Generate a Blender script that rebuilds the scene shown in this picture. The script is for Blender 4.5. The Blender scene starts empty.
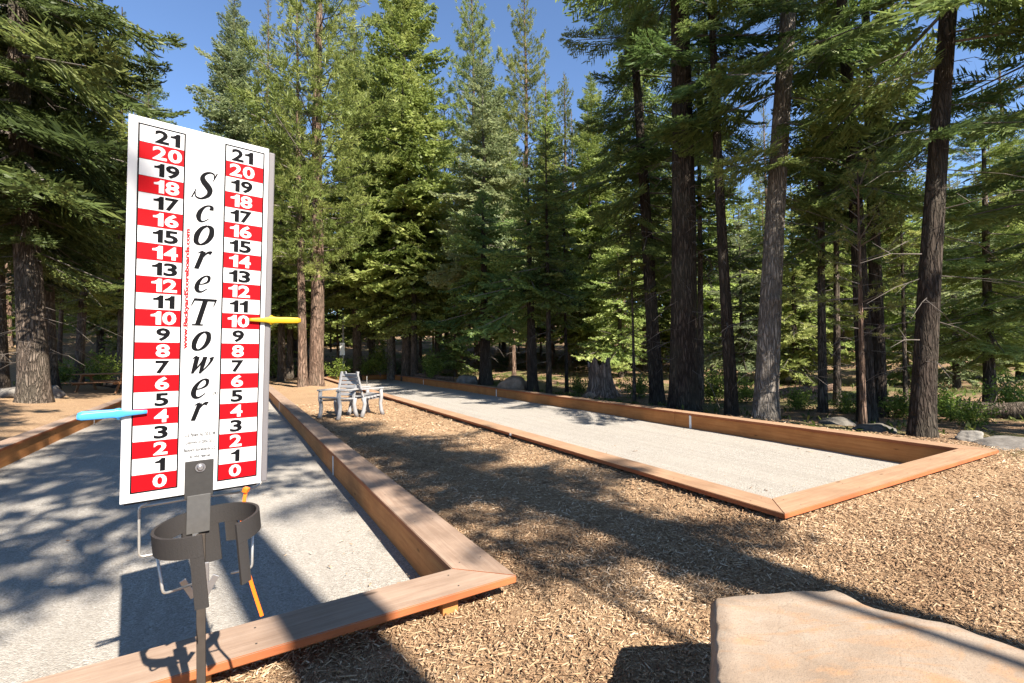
import bpy, bmesh, math, random
import numpy as np
from mathutils import Vector, Matrix
R = math.radians
sc = bpy.context.scene
COL = sc.collection
EYE = 1.45                      # lens height above the mulch
RIM = 0.15                      # top of the timber frames above the mulch
GRAVEL = -0.15
SUN_H = Vector((-0.64, 0.768, 0)).normalized()   # the way shadows fall
SUN_EL = R(41)

# ------------------------------------------------------------------ helpers
def link(o, parent=None):
    COL.objects.link(o)
    if parent is not None:
        o.parent = parent
    return o

def tag(o, label=None, cat=None, group=None, kind=None):
    if label: o['label'] = label
    if cat: o['category'] = cat
    if group: o['group'] = group
    if kind: o['kind'] = kind
    return o

def empty(name, loc=(0, 0, 0), rz=0.0):
    o = bpy.data.objects.new(name, None)
    o.location = loc
    o.rotation_euler = (0, 0, rz)
    o.empty_display_size = 0.2
    return link(o)

def bm_obj(name, bm, mats, parent=None, smooth=False):
    bmesh.ops.recalc_face_normals(bm, faces=bm.faces)
    me = bpy.data.meshes.new(name)
    bm.to_mesh(me); bm.free()
    for m in (mats if isinstance(mats, (list, tuple)) else [mats]):
        me.materials.append(m)
    if smooth:
        me.polygons.foreach_set('use_smooth', [True] * len(me.polygons))
    return link(bpy.data.objects.new(name, me), parent)

def np_mesh(name, V, Q, mats, mi=None, tint=None, smooth=False):
    V = np.asarray(V, np.float32).reshape(-1, 3); Q = np.asarray(Q, np.int32)
    n, k = Q.shape
    me = bpy.data.meshes.new(name)
    me.vertices.add(len(V)); me.vertices.foreach_set('co', V.ravel())
    me.loops.add(n * k); me.loops.foreach_set('vertex_index', Q.ravel())
    me.polygons.add(n)
    me.polygons.foreach_set('loop_start', np.arange(0, n * k, k, dtype=np.int32))
    me.polygons.foreach_set('loop_total', np.full(n, k, np.int32))
    for m in mats: me.materials.append(m)
    if mi is not None: me.polygons.foreach_set('material_index', np.asarray(mi, np.int32))
    if smooth: me.polygons.foreach_set('use_smooth', np.ones(n, bool))
    me.update(calc_edges=True)
    if tint is not None:
        a = me.attributes.new('tint', 'FLOAT', 'FACE')
        a.data.foreach_set('value', np.asarray(tint, np.float32))
    return me

def box(bm, c, s, rot=None, bevel=0.0, mi=0):
    r = bmesh.ops.create_cube(bm, size=1.0)
    vs = r['verts']
    for v in vs:
        v.co = Vector((v.co.x * s[0], v.co.y * s[1], v.co.z * s[2]))
    fs = {f for v in vs for f in v.link_faces}
    for f in fs: f.material_index = mi
    if bevel:
        es = {e for v in vs for e in v.link_edges}
        rb = bmesh.ops.bevel(bm, geom=list(es), offset=bevel, segments=2, affect='EDGES', profile=0.5)
        vs = list({v for f in rb['faces'] for v in f.verts} | {v for v in vs if v.is_valid})
    for v in vs:
        co = v.co
        if rot is not None: co = rot @ co
        v.co = co + Vector(c)
    return vs

def tube(bm, pts, rad, seg=8, closed=False, mi=0):
    pts = [Vector(p) for p in pts]
    n = len(pts); rings = []
    rads = rad if isinstance(rad, (list, tuple)) else [rad] * n
    prev = None
    for i, p in enumerate(pts):
        if closed: t = (pts[(i + 1) % n] - pts[i - 1])
        else: t = pts[min(i + 1, n - 1)] - pts[max(i - 1, 0)]
        t.normalize()
        if prev is None:
            a = Vector((0, 0, 1)) if abs(t.z) < .9 else Vector((1, 0, 0))
            x = t.cross(a).normalized()
        else:
            x = (prev - t * prev.dot(t)).normalized()
        prev = x; y = t.cross(x)
        rings.append([bm.verts.new(p + (x * math.cos(2 * math.pi * j / seg) + y * math.sin(2 * math.pi * j / seg)) * rads[i]) for j in range(seg)])
    for i in range(n if closed else n - 1):
        a, b = rings[i], rings[(i + 1) % n]
        for j in range(seg):
            f = bm.faces.new((a[j], a[(j + 1) % seg], b[(j + 1) % seg], b[j])); f.material_index = mi; f.smooth = True
    if not closed:
        bm.faces.new(rings[0][::-1]).material_index = mi; bm.faces.new(rings[-1]).material_index = mi

def prism(bm, poly, z0, z1, mi_top=0, mi_side=0):
    lo = [bm.verts.new((p[0], p[1], z0)) for p in poly]
    hi = [bm.verts.new((p[0], p[1], z1)) for p in poly]
    n = len(poly)
    f = bm.faces.new(hi); f.material_index = mi_top
    f = bm.faces.new(lo[::-1]); f.material_index = mi_side
    for i in range(n):
        f = bm.faces.new((lo[i], lo[(i + 1) % n], hi[(i + 1) % n], hi[i])); f.material_index = mi_side

# ------------------------------------------------------------------ materials
class NT:
    def __init__(s, name):
        s.m = bpy.data.materials.new(name); s.m.use_nodes = True
        s.t = s.m.node_tree; s.n = s.t.nodes; s.n.clear()
        s.out = s.n.new('ShaderNodeOutputMaterial')
    def add(s, typ, **kw):
        nd = s.n.new('ShaderNode' + typ)
        for k, v in kw.items():
            if k in nd.inputs: 
                s.set(nd.inputs[k], v)
            else: setattr(nd, k, v)
        return nd
    def set(s, sock, v):
        if isinstance(v, bpy.types.NodeSocket): s.t.links.new(v, sock)
        else: sock.default_value = v
    def obj(s, scale=(1, 1, 1), space='Object'):
        tc = s.add('TexCoord'); mp = s.add('Mapping'); s.t.links.new(tc.outputs[space], mp.inputs[0])
        mp.inputs['Scale'].default_value = scale
        return mp.outputs[0]
    def noise(s, vec, scale, detail=4, rough=.6, dist=0):
        nd = s.add('TexNoise'); s.set(nd.inputs['Vector'], vec)
        nd.inputs['Scale'].default_value = scale; nd.inputs['Detail'].default_value = detail
        nd.inputs['Roughness'].default_value = rough; nd.inputs['Distortion'].default_value = dist
        return nd.outputs['Fac']
    def voro(s, vec, scale, feature='F1', out='Distance', rnd=1.0):
        nd = s.add('TexVoronoi', feature=feature); s.set(nd.inputs['Vector'], vec)
        nd.inputs['Scale'].default_value = scale; nd.inputs['Randomness'].default_value = rnd
        return nd.outputs[out]
    def ramp(s, fac, stops):
        nd = s.add('ValToRGB'); s.set(nd.inputs[0], fac)
        e = nd.color_ramp.elements
        while len(e) < len(stops): e.new(.5)
        for el, (p, c) in zip(e, stops):
            el.position = p; el.color = (*c, 1) if len(c) == 3 else c
        return nd.outputs[0]
    def mix(s, fac, a, b, mode='MIX'):
        nd = s.add('Mix', data_type='RGBA', blend_type=mode)
        s.set(nd.inputs[0], fac)
        for sock, v in ((nd.inputs[6], a), (nd.inputs[7], b)):
            if isinstance(v, tuple): v = (*v, 1) if len(v) == 3 else v
            s.set(sock, v)
        return nd.outputs[2]
    def math(s, op, a, b=0.0):
        nd = s.add('Math', operation=op); s.set(nd.inputs[0], a); s.set(nd.inputs[1], b); return nd.outputs[0]
    def bump(s, h, strength=.5, dist=.02, nrm=None):
        nd = s.add('Bump'); s.set(nd.inputs['Height'], h)
        nd.inputs['Strength'].default_value = strength; nd.inputs['Distance'].default_value = dist
        if nrm is not None: s.set(nd.inputs['Normal'], nrm)
        return nd.outputs[0]
    def bsdf(s, color, rough=.8, nrm=None, metal=0.0, spec=.3):
        b = s.add('BsdfPrincipled')
        if isinstance(color, tuple): color = (*color, 1) if len(color) == 3 else color
        s.set(b.inputs['Base Color'], color); s.set(b.inputs['Roughness'], rough)
        b.inputs['Metallic'].default_value = metal; b.inputs['Specular IOR Level'].default_value = spec
        if nrm is not None: s.set(b.inputs['Normal'], nrm)
        s.t.links.new(b.outputs[0], s.out.inputs[0])
        return s.m

def m_plain(name, col, rough=.5, metal=0.0, spec=.4, var=.12, scale=30.0, bump=0.0):
    t = NT(name); v = t.obj()
    n = t.noise(v, scale, 5)
    c = t.mix(n, tuple(x * (1 - var) for x in col), tuple(min(1, x * (1 + var)) for x in col))
    return t.bsdf(c, rough, t.bump(n, bump, .004) if bump else None, metal, spec)

def m_wood(name, base, dark, light, streak=.6, rough=.75, knots=True):
    t = NT(name)
    v = t.obj((.9, 14, 14)); v2 = t.obj((.35, 45, 45)); v3 = t.obj((1, 1, 1))
    oi = t.add('ObjectInfo')
    shift = t.add('VectorMath', operation='ADD'); t.set(shift.inputs[0], v)
    cmb = t.add('CombineXYZ'); t.set(cmb.inputs[0], t.math('MULTIPLY', oi.outputs['Random'], 50)); t.set(shift.inputs[1], cmb.outputs[0])
    g1 = t.noise(shift.outputs[0], 2.2, 5, .6, .5); g2 = t.noise(v2, 3.0, 3, .7)
    c = t.ramp(g1, [(.28, dark), (.5, base), (.74, light)])
    c = t.mix(t.math('MULTIPLY', g2, streak), c, tuple(x * .55 for x in base))
    st = t.noise(v3, 1.7, 5, .65)
    c = t.mix(t.ramp(st, [(.42, (0, 0, 0)), (.7, (.55, .55, .55))]), c, tuple(x * .6 for x in dark))
    if knots:
        kv = t.obj((1.1, 3.2, 3.2)); k = t.voro(kv, 1.35)
        c = t.mix(t.ramp(k, [(.035, (1, 1, 1)), (.075, (0, 0, 0))]), c, tuple(x * .35 for x in dark))
    c = t.mix(t.math('MULTIPLY', oi.outputs['Random'], .35), c, tuple(x * .7 for x in base))
    h = t.math('ADD', g1, g2)
    return t.bsdf(c, rough, t.bump(h, .35, .004), 0, .25)

M = {}
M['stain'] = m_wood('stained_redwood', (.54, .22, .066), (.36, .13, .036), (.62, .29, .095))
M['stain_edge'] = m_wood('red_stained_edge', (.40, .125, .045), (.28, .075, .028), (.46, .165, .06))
M['tan_wood'] = m_wood('sun_bleached_redwood', (.40, .245, .148), (.29, .165, .092), (.48, .32, .205), .7, .85)
M['grey_wood'] = m_wood('weathered_redwood', (.36, .25, .18), (.26, .17, .12), (.445, .33, .25), .65, .88)
M['table_wood'] = m_wood('old_table_wood', (.30, .15, .07), (.20, .09, .04), (.36, .2, .1))
M['chair_grey'] = m_plain('shade_greyed_white_resin', (.25, .245, .245), .8, spec=.1, var=.25, scale=8)  # white chair resin taken down to grey, shade put into the colour
M['white_paint'] = m_plain('white_paint', (.78, .77, .73), .6, var=.06)
M['panel'] = m_plain('white_panel_vinyl', (.5, .5, .51), .6, spec=.1, var=.015, scale=6)
M['red'] = m_plain('red_vinyl', (.40, .0015, .005), .6, spec=.1, var=.05, scale=8)
M['black'] = m_plain('black_vinyl', (.004, .004, .005), .75, spec=.08)
M['red_ink'] = m_plain('red_ink', (.4, .008, .01), .7, spec=.1)
M['grey_ink'] = m_plain('grey_ink', (.02, .02, .022), .7, spec=.05)
M['steel'] = m_plain('brushed_steel', (.36, .36, .38), .38, .85, .5, .15, 60)
M['steel_dark'] = m_plain('dull_steel', (.075, .072, .07), .7, .2, .3, .25, 60)
M['zinc'] = m_plain('zinc_wire', (.46, .45, .43), .4, .7, .5, .2, 80)
M['channel'] = m_plain('grey_aluminium_channel', (.13, .12, .125), .6, .1, .5, .08, 20)
M['plate'] = m_plain('dark_grey_plate', (.035, .033, .032), .8, 0, .15, .2, 60)
M['grey_plastic'] = m_plain('grey_plastic', (.032, .029, .028), .65, 0, .15, .25, 260, .25)
M['rust_post'] = m_plain('weathered_post_steel', (.05, .04, .033), .65, .2, .3, .3, 25)
M['blue'] = m_plain('blue_peg_plastic', (.05, .26, .56), .35, var=.08)
M['yellow'] = m_plain('yellow_peg_plastic', (.42, .25, .008), .45, var=.08)  # yellow dimmed to carry the shade lying on this peg
M['orange'] = m_plain('orange_strap_plastic', (.85, .15, .01), .4, var=.06)
M['bench_white'] = m_plain('weathered_white_resin', (.45, .45, .46), .55, var=.12, scale=8)
M['pole_grey'] = m_plain('grey_pole', (.3, .29, .27), .6)

def m_bark(name, a, b, c, scale=1.0):
    t = NT(name)
    v = t.obj((7 * scale, 7 * scale, 1.0 * scale)); v2 = t.obj((1, 1, .5))
    oi = t.add('ObjectInfo')
    n1 = t.noise(v, 2.2, 6, .68, .9); wob = t.add('TexNoise'); t.set(wob.inputs['Vector'], v); wob.inputs['Scale'].default_value = 1.6; wob.inputs['Detail'].default_value = 4
    vd = t.add('VectorMath', operation='MULTIPLY_ADD'); t.set(vd.inputs[0], wob.outputs['Color']); vd.inputs[1].default_value = (1.1, 1.1, .9); t.set(vd.inputs[2], v)
    vo = t.voro(vd.outputs[0], 2.6, 'DISTANCE_TO_EDGE')
    n2 = t.noise(v2, 1.3, 3)
    crack = t.ramp(vo, [(.0, (0, 0, 0)), (.22, (1, 1, 1))])
    col = t.ramp(n1, [(.3, a), (.52, b), (.75, c)])
    col = t.mix(t.math('MULTIPLY', t.math('SUBTRACT', 1.0, crack), .75), col, tuple(x * .35 for x in a))
    col = t.mix(t.ramp(n2, [(.4, (0, 0, 0)), (.75, (.5, .5, .5))]), col, (.12, .115, .085))
    col = t.mix(t.math('MULTIPLY', oi.outputs['Random'], .45), col, tuple(x * .62 for x in b))
    h = t.math('ADD', t.math('MULTIPLY', n1, .6), crack)
    return t.bsdf(col, .95, t.bump(h, 1.0, .05), 0, .1)
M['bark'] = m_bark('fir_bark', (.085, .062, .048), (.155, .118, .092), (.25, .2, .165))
M['bark_grey'] = m_bark('sun_paled_grey_bark', (.17, .14, .12), (.29, .25, .215), (.42, .37, .33))  # bark paled in its colour for trunks that catch the sun
M['bark_dark'] = m_bark('shade_darkened_bark', (.04, .03, .024), (.075, .056, .045), (.125, .1, .082))  # bark darkened in its colour for trunks standing in shade
M['bark_pine'] = m_bark('pine_bark', (.14, .085, .06), (.25, .16, .115), (.36, .255, .2), .7)
M['bark_stump'] = m_bark('stump_wood', (.24, .15, .11), (.38, .26, .2), (.5, .37, .29), .5)  # wood lightened so the shaded stump looks sunlit
M['stick'] = m_plain('dead_twig', (.12, .1, .085), .9, var=.3, scale=3)

def m_leaf(name, dark, mid, light, trans=.28):
    t = NT(name)
    at = t.add('Attribute', attribute_name='tint', attribute_type='GEOMETRY')
    oi = t.add('ObjectInfo')
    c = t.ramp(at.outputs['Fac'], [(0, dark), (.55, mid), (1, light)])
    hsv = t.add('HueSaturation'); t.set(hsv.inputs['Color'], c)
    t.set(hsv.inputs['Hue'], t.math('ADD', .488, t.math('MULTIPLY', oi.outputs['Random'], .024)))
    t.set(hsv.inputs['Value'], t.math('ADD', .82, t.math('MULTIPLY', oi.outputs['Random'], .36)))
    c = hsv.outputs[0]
    b = t.add('BsdfPrincipled'); t.set(b.inputs['Base Color'], c); b.inputs['Roughness'].default_value = .5
    b.inputs['Specular IOR Level'].default_value = .25
    tr = t.add('BsdfTranslucent'); t.set(tr.inputs[0], c)
    mx = t.add('MixShader'); mx.inputs[0].default_value = trans
    t.t.links.new(b.outputs[0], mx.inputs[1]); t.t.links.new(tr.outputs[0], mx.inputs[2])
    t.t.links.new(mx.outputs[0], t.out.inputs[0])
    return t.m
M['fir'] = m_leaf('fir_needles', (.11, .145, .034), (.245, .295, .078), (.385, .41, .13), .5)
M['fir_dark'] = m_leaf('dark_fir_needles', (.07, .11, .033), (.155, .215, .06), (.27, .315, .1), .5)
M['fir_bright'] = m_leaf('sun_brightened_fir_needles', (.135, .18, .05), (.295, .345, .10), (.43, .46, .165), .5)  # fir needles with sunlight painted into the green, for the lit trees
M['fir_shade'] = m_leaf('shade_darkened_fir_needles', (.035, .05, .016), (.085, .11, .03), (.17, .185, .052), .42)  # fir needles with shade painted into the green, for the left group
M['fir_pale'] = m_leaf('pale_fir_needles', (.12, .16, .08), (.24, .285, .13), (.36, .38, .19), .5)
M['pine'] = m_leaf('pine_needles', (.105, .135, .032), (.215, .25, .066), (.33, .34, .105), .46)
M['shrub'] = m_leaf('shrub_leaves', (.06, .10, .018), (.15, .215, .036), (.28, .32, .07), .45)

M['weed'] = m_leaf('weed_leaves', (.045, .06, .014), (.105, .13, .028), (.2, .2, .055), .4)
def m_rock(name, a, b, c):
    t = NT(name); v = t.obj()
    n = t.noise(v, 3.5, 8, .65); n2 = t.noise(v, 26, 6, .7); n3 = t.noise(v, 1.1, 3)
    col = t.ramp(n, [(.3, a), (.5, b), (.72, c)])
    col = t.mix(t.ramp(n2, [(.35, (.35,) * 3), (.6, (0, 0, 0))]), col, tuple(x * .5 for x in a))
    h = t.math('ADD', n, t.math('MULTIPLY', n2, .4))
    return t.bsdf(col, .9, t.bump(h, .6, .03), 0, .2)
M['rock'] = m_rock('grey_granite', (.10, .088, .077), (.17, .152, .135), (.25, .23, .205))
M['rock_dark'] = m_rock('dark_mossy_granite', (.07, .062, .052), (.12, .108, .09), (.19, .17, .145))
M['rock_pale'] = m_rock('pale_granite', (.14, .125, .11), (.21, .19, .165), (.28, .26, .23))
M['rock_red'] = m_rock('brown_granite', (.17, .115, .08), (.27, .185, .13), (.35, .26, .19))

def m_slab():
    t = NT('buff_sandstone'); v = t.obj()
    n = t.noise(v, 2.4, 6, .6, .6); n2 = t.noise(v, 9, 6, .65); n3 = t.noise(v, 90, 4, .7)
    vm = t.obj((1, 3.2, 1)); band = t.noise(vm, 2.6, 5, .6, 1.4)
    col = t.ramp(n, [(.3, (.215, .155, .11)), (.5, (.29, .22, .163)), (.7, (.35, .277, .215))])
    col = t.mix(t.ramp(band, [(.5, (0, 0, 0)), (.66, (.85, .85, .85))]), col, (.34, .2, .11))
    col = t.mix(t.ramp(n2, [(.56, (0, 0, 0)), (.74, (.6, .6, .6))]), col, (.23, .175, .13))
    col = t.mix(t.ramp(n3, [(.3, (.4, .4, .4)), (.5, (0, 0, 0))]), col, (.23, .175, .13))
    wob = t.add('TexNoise'); t.set(wob.inputs['Vector'], v); wob.inputs['Scale'].default_value = 3; wob.inputs['Detail'].default_value = 6
    wv = t.add('VectorMath', operation='MULTIPLY_ADD'); t.set(wv.inputs[0], wob.outputs['Color']); wv.inputs[1].default_value = (.5, .5, .5); t.set(wv.inputs[2], v)
    ck = t.ramp(t.voro(wv.outputs[0], 1.5, 'DISTANCE_TO_EDGE'), [(.0, (0, 0, 0)), (.012, (1, 1, 1))])
    col = t.mix(t.math('MULTIPLY', t.math('SUBTRACT', 1.0, ck), .14), col, (.12, .085, .06))
    spk = t.ramp(t.noise(v, 210, 2, .8), [(.58, (0, 0, 0)), (.66, (.6, .6, .6))]); col = t.mix(spk, col, (.10, .08, .065))
    lich = t.math('MULTIPLY', t.ramp(t.noise(v, 5.5, 6, .75), [(.6, (0, 0, 0)), (.66, (.5, .5, .5))]), 1.0); col = t.mix(lich, col, (.30, .27, .22))
    pit = t.voro(t.obj(), 34); pits = t.ramp(pit, [(.05, (0, 0, 0)), (.16, (1, 1, 1))])
    h = t.math('ADD', t.math('ADD', t.math('MULTIPLY', n2, .45), t.math('MULTIPLY', n3, .35)), t.math('ADD', t.math('MULTIPLY', pits, .15), t.math('MULTIPLY', ck, .08)))
    return t.bsdf(col, .85, t.bump(h, .4, .01), 0, .2)
M['slab'] = m_slab()

def m_gravel():
    t = NT('decomposed_granite'); v = t.obj()
    big = t.noise(v, .7, 4); med = t.noise(v, 7, 5, .65); fine = t.noise(v, 120, 3, .8)
    vc = t.voro(v, 95, 'F1', 'Color'); vd = t.voro(v, 95)
    sep = t.add('SeparateColor'); t.set(sep.inputs[0], vc)
    col = t.ramp(sep.outputs[0], [(.0, (.17, .145, .12)), (.25, (.262, .235, .203)), (.62, (.328, .3, .262)), (1, (.45, .42, .378))])
    col = t.mix(t.ramp(med, [(.35, (.45, .45, .45)), (.62, (0, 0, 0))]), col, (.34, .31, .275))
    col = t.mix(t.ramp(big, [(.42, (.35, .35, .35)), (.6, (0, 0, 0))]), col, (.36, .325, .28))
    col = t.mix(t.ramp(fine, [(.32, (.7, .7, .7)), (.45, (0, 0, 0))]), col, (.2, .18, .16))
    trk = t.noise(t.obj((5.5, .16, 1)), 1.6, 4, .6, .3)
    col = t.mix(t.ramp(trk, [(.4, (.32, .32, .32)), (.56, (0, 0, 0))]), col, (.25, .222, .19))
    h = t.math('ADD', t.math('MULTIPLY', vd, -1.0), t.math('ADD', t.math('MULTIPLY', fine, .6), t.math('ADD', med, t.math('MULTIPLY', trk, 1.2))))
    return t.bsdf(col, .95, t.bump(h, .55, .012), 0, .15)
M['gravel'] = m_gravel()

def m_ground():
    t = NT('mulch_and_forest_floor'); v = t.obj()
    n1 = t.noise(t.obj((1, 1, 1)), 26, 6, .75, .6); n2 = t.noise(t.obj((1.8, .6, 1)), 60, 5, .75, .4)
    n2b = t.noise(t.obj((.6, 1.8, 1)), 48, 5, .75, .5); n3 = t.noise(v, 1.1, 5, .6)
    ch = t.math('MULTIPLY', t.math('ADD', n2, n2b), .5)
    mul = t.ramp(ch, [(.36, (.125, .07, .038)), (.46, (.315, .2, .115)), (.54, (.47, .325, .195)), (.66, (.62, .48, .32))])
    mul = t.mix(t.ramp(n1, [(.38, (.8, .8, .8)), (.56, (0, 0, 0))]), mul, (.19, .11, .06))
    mul = t.mix(t.ramp(n3, [(.38, (.5, .5, .5)), (.62, (0, 0, 0))]), mul, (.28, .175, .1))
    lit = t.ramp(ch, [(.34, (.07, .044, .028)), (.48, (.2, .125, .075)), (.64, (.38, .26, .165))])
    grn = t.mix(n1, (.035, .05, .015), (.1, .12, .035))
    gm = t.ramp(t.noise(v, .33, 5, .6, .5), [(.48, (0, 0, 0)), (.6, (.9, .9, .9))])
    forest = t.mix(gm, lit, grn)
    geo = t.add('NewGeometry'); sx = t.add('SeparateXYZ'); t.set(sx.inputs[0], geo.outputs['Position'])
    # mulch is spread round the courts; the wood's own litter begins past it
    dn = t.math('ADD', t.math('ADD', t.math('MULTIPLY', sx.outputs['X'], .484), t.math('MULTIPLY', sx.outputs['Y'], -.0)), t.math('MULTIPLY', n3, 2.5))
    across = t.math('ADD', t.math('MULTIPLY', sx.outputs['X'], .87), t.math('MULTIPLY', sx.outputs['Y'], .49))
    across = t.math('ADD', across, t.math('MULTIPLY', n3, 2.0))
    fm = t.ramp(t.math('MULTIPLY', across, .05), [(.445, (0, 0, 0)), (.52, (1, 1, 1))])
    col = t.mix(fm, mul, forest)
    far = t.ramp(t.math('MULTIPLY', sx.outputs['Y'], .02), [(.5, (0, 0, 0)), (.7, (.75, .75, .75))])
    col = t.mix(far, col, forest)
    h = t.math('ADD', ch, t.math('MULTIPLY', n1, .7))
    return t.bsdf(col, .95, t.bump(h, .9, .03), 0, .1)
M['ground'] = m_ground()

def m_chip():
    t = NT('wood_chip'); v = t.obj()
    at = t.add('Attribute', attribute_name='tint', attribute_type='GEOMETRY')
    n = t.noise(t.obj((1, 1, 1)), 90, 3)
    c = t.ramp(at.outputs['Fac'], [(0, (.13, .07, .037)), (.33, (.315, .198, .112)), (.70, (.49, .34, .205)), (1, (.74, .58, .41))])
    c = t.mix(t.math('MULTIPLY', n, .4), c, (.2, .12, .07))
    return t.bsdf(c, .85, None, 0, .2)
M['chip'] = m_chip()

# ------------------------------------------------------------------ camera
PITCH, ROLL, FPX = 0.0219, -0.0162, 474.91
c_, s_ = math.cos(PITCH), math.sin(PITCH); cr, sr = math.cos(ROLL), math.sin(ROLL)
right = Vector((cr, -s_ * sr, c_ * sr)); up = Vector((-sr, -s_ * cr, c_ * cr)); fwd = Vector((0, c_, s_))
cam = bpy.data.cameras.new('camera'); cam.sensor_width = 36; cam.lens = FPX / 1024 * 36
cam.clip_start = .05; cam.clip_end = 2000
co = bpy.data.objects.new('camera', cam); COL.objects.link(co)
mat = Matrix((right, up, -fwd)).transposed().to_4x4(); mat.translation = Vector((0, 0, EYE))
co.matrix_world = mat
sc.camera = co

# ------------------------------------------------------------------ light
w = bpy.data.worlds.new('World'); sc.world = w; w.use_nodes = True
nt = w.node_tree; nt.nodes.clear()
sky = nt.nodes.new('ShaderNodeTexSky'); sky.sky_type = 'NISHITA'; sky.sun_disc = False
sky.sun_elevation = SUN_EL; sky.sun_rotation = math.atan2(-SUN_H.x, -SUN_H.y)
sky.altitude = 2400; sky.air_density = 1.0; sky.dust_density = .0; sky.ozone_density = 3.8
bg = nt.nodes.new('ShaderNodeBackground'); bg.inputs[1].default_value = .09
wo = nt.nodes.new('ShaderNodeOutputWorld')
nt.links.new(sky.outputs[0], bg.inputs[0]); nt.links.new(bg.outputs[0], wo.inputs[0])
sl = bpy.data.lights.new('sun', 'SUN'); sl.energy = 5.0; sl.angle = R(.5); sl.color = (1, .93, .82)
so = bpy.data.objects.new('sun', sl); COL.objects.link(so)
ld = Vector((SUN_H.x * math.cos(SUN_EL), SUN_H.y * math.cos(SUN_EL), -math.sin(SUN_EL)))
so.rotation_euler = ld.to_track_quat('-Z', 'Y').to_euler(); so.location = (8, -10, 14)
sc.view_settings.view_transform = 'Standard'; sc.view_settings.look = 'None'
sc.view_settings.exposure = 1.66; sc.view_settings.gamma = 1
cy = sc.cycles
cy.max_bounces = 6; cy.diffuse_bounces = 4; cy.glossy_bounces = 2; cy.transmission_bounces = 3; cy.transparent_max_bounces = 4
cy.use_denoising = True; cy.caustics_reflective = False; cy.caustics_refractive = False
cy.sample_clamp_indirect = 6

# ------------------------------------------------------------------ courts (frames of reference)
A = np.array([.0048, 2.7903]); YL = .5311; WL = 4.65; LL = 28.0
B = np.array([2.1048, 3.7373]); YR = .5051; WR = 4.41; LR = 28.2
def axes(y): return np.array([-math.sin(y), math.cos(y)]), np.array([math.cos(y), math.sin(y)])
uL, vL = axes(YL); uR, vR = axes(YR)
A0 = A - vL * WL                    # near left corner of the left court
CAP = .285
def court_uv(P, org, u, v): d = P - org; return d @ u, d @ v

rs = np.random.RandomState(5)
_ph = rs.rand(12, 3) * 6.28
def bumpy(X, Y):
    z = 0
    for i in range(12):
        f = .18 * 1.35 ** i; a = _ph[i, 0]
        z = z + math.sin(_ph[i, 2]) * np.sin(f * (X * math.cos(a) + Y * math.sin(a)) + _ph[i, 1]) * .05 / (1 + f)
    return z
def sm(x, a, b):
    t = np.clip((x - a) / (b - a), 0, 1); return t * t * (3 - 2 * t)
def ground_z(X, Y):
    X = np.asarray(X, float); Y = np.asarray(Y, float)
    # distances outside the court rectangles
    def rect_d(org, u, v, L, W):
        dx, dy = X - org[0], Y - org[1]
        a = dx * u[0] + dy * u[1]; b = dx * v[0] + dy * v[1]
        return np.hypot(np.maximum(np.maximum(-a, a - L), 0), np.maximum(np.maximum(-b, b - W), 0)), a, b
    d1, a1, b1 = rect_d(A0, uL, vL, LL, WL); d2, a2, b2 = rect_d(B, uR, vR, LR, WR)
    d = np.minimum(d1, d2)
    near = sm(d, .1, 2.0)
    z = bumpy(X, Y) * near * (.5 + sm(np.hypot(X, Y), 8, 30))
    z = z + .85 * sm(-b1, .2, 9) * sm(a1, -4, 6) * sm(d, 0, 3)                       # bank on the far left
    z = z + .09 * sm(-b1, 0, .5)
    z = z + .085 * np.maximum(np.hypot(X, Y) - 26, 0) * sm(Y, 5, 30) * sm(d, .6, 9)        # the wood climbs gently
    z = z - .22 * sm(b2 - WR, .3, 3) * (1 - sm(a2, 8, 20)) * sm(a2, -6, 0)  # lower on the right of the right court
    z = z + .07 * (1 - sm(d2, .0, .35)) * sm(b2, -1, .2)              # mulch heaped to the frame
    return z
def gz(x, y): return float(ground_z(x, y))

def build_ground():
    n = 300
    tx = np.linspace(-1, 1, n)
    xs = np.sinh(tx * 4.6) / np.sinh(4.6) * 190 + 1
    ys = np.sinh(tx * 4.6) / np.sinh(4.6) * 190 + 5
    X, Y = np.meshgrid(xs, ys)
    Z = ground_z(X, Y)
    small = rs.randn(n, n) * .006 * (np.hypot(X, Y - 4) < 12)
    Z = Z + small
    V = np.stack([X, Y, Z], -1).reshape(-1, 3)
    i = np.arange(n - 1)
    I, J = np.meshgrid(i, i); b = J * n + I
    Q = np.stack([b, b + 1, b + n + 1, b + n], -1).reshape(-1, 4)
    me = np_mesh('ground', V, Q, [M['ground']], smooth=True)
    bm = bmesh.new(); bm.from_mesh(me)
    inset = .21
    for org, u, v, L, W in ((A0, uL, vL, LL, WL), (B, uR, vR, LR, WR)):
        for p, nn in ((org + v * inset, -v), (org + v * (W - inset), v), (org + u * inset, -u), (org + u * (L - inset), u)):
            geom = [f for f in bm.faces if abs((f.calc_center_median().x - p[0]) * nn[0] + (f.calc_center_median().y - p[1]) * nn[1]) < 14]
            g = set(geom)
            for f in geom: g.update(f.verts); g.update(f.edges)
            bmesh.ops.bisect_plane(bm, geom=list(g), plane_co=(p[0], p[1], 0), plane_no=(nn[0], nn[1], 0))
        kill = []
        for f in bm.faces:
            c = f.calc_center_median(); a, b = court_uv(np.array([c.x, c.y]), org, u, v)
            if inset < a < L - inset and inset < b < W - inset: kill.append(f)
        bmesh.ops.delete(bm, geom=kill, context='FACES')
    bm.to_mesh(me); bm.free()
    me.polygons.foreach_set('use_smooth', [True] * len(me.polygons))
    o = link(bpy.data.objects.new('ground', me)); tag(o, kind='structure')
build_ground()

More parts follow.
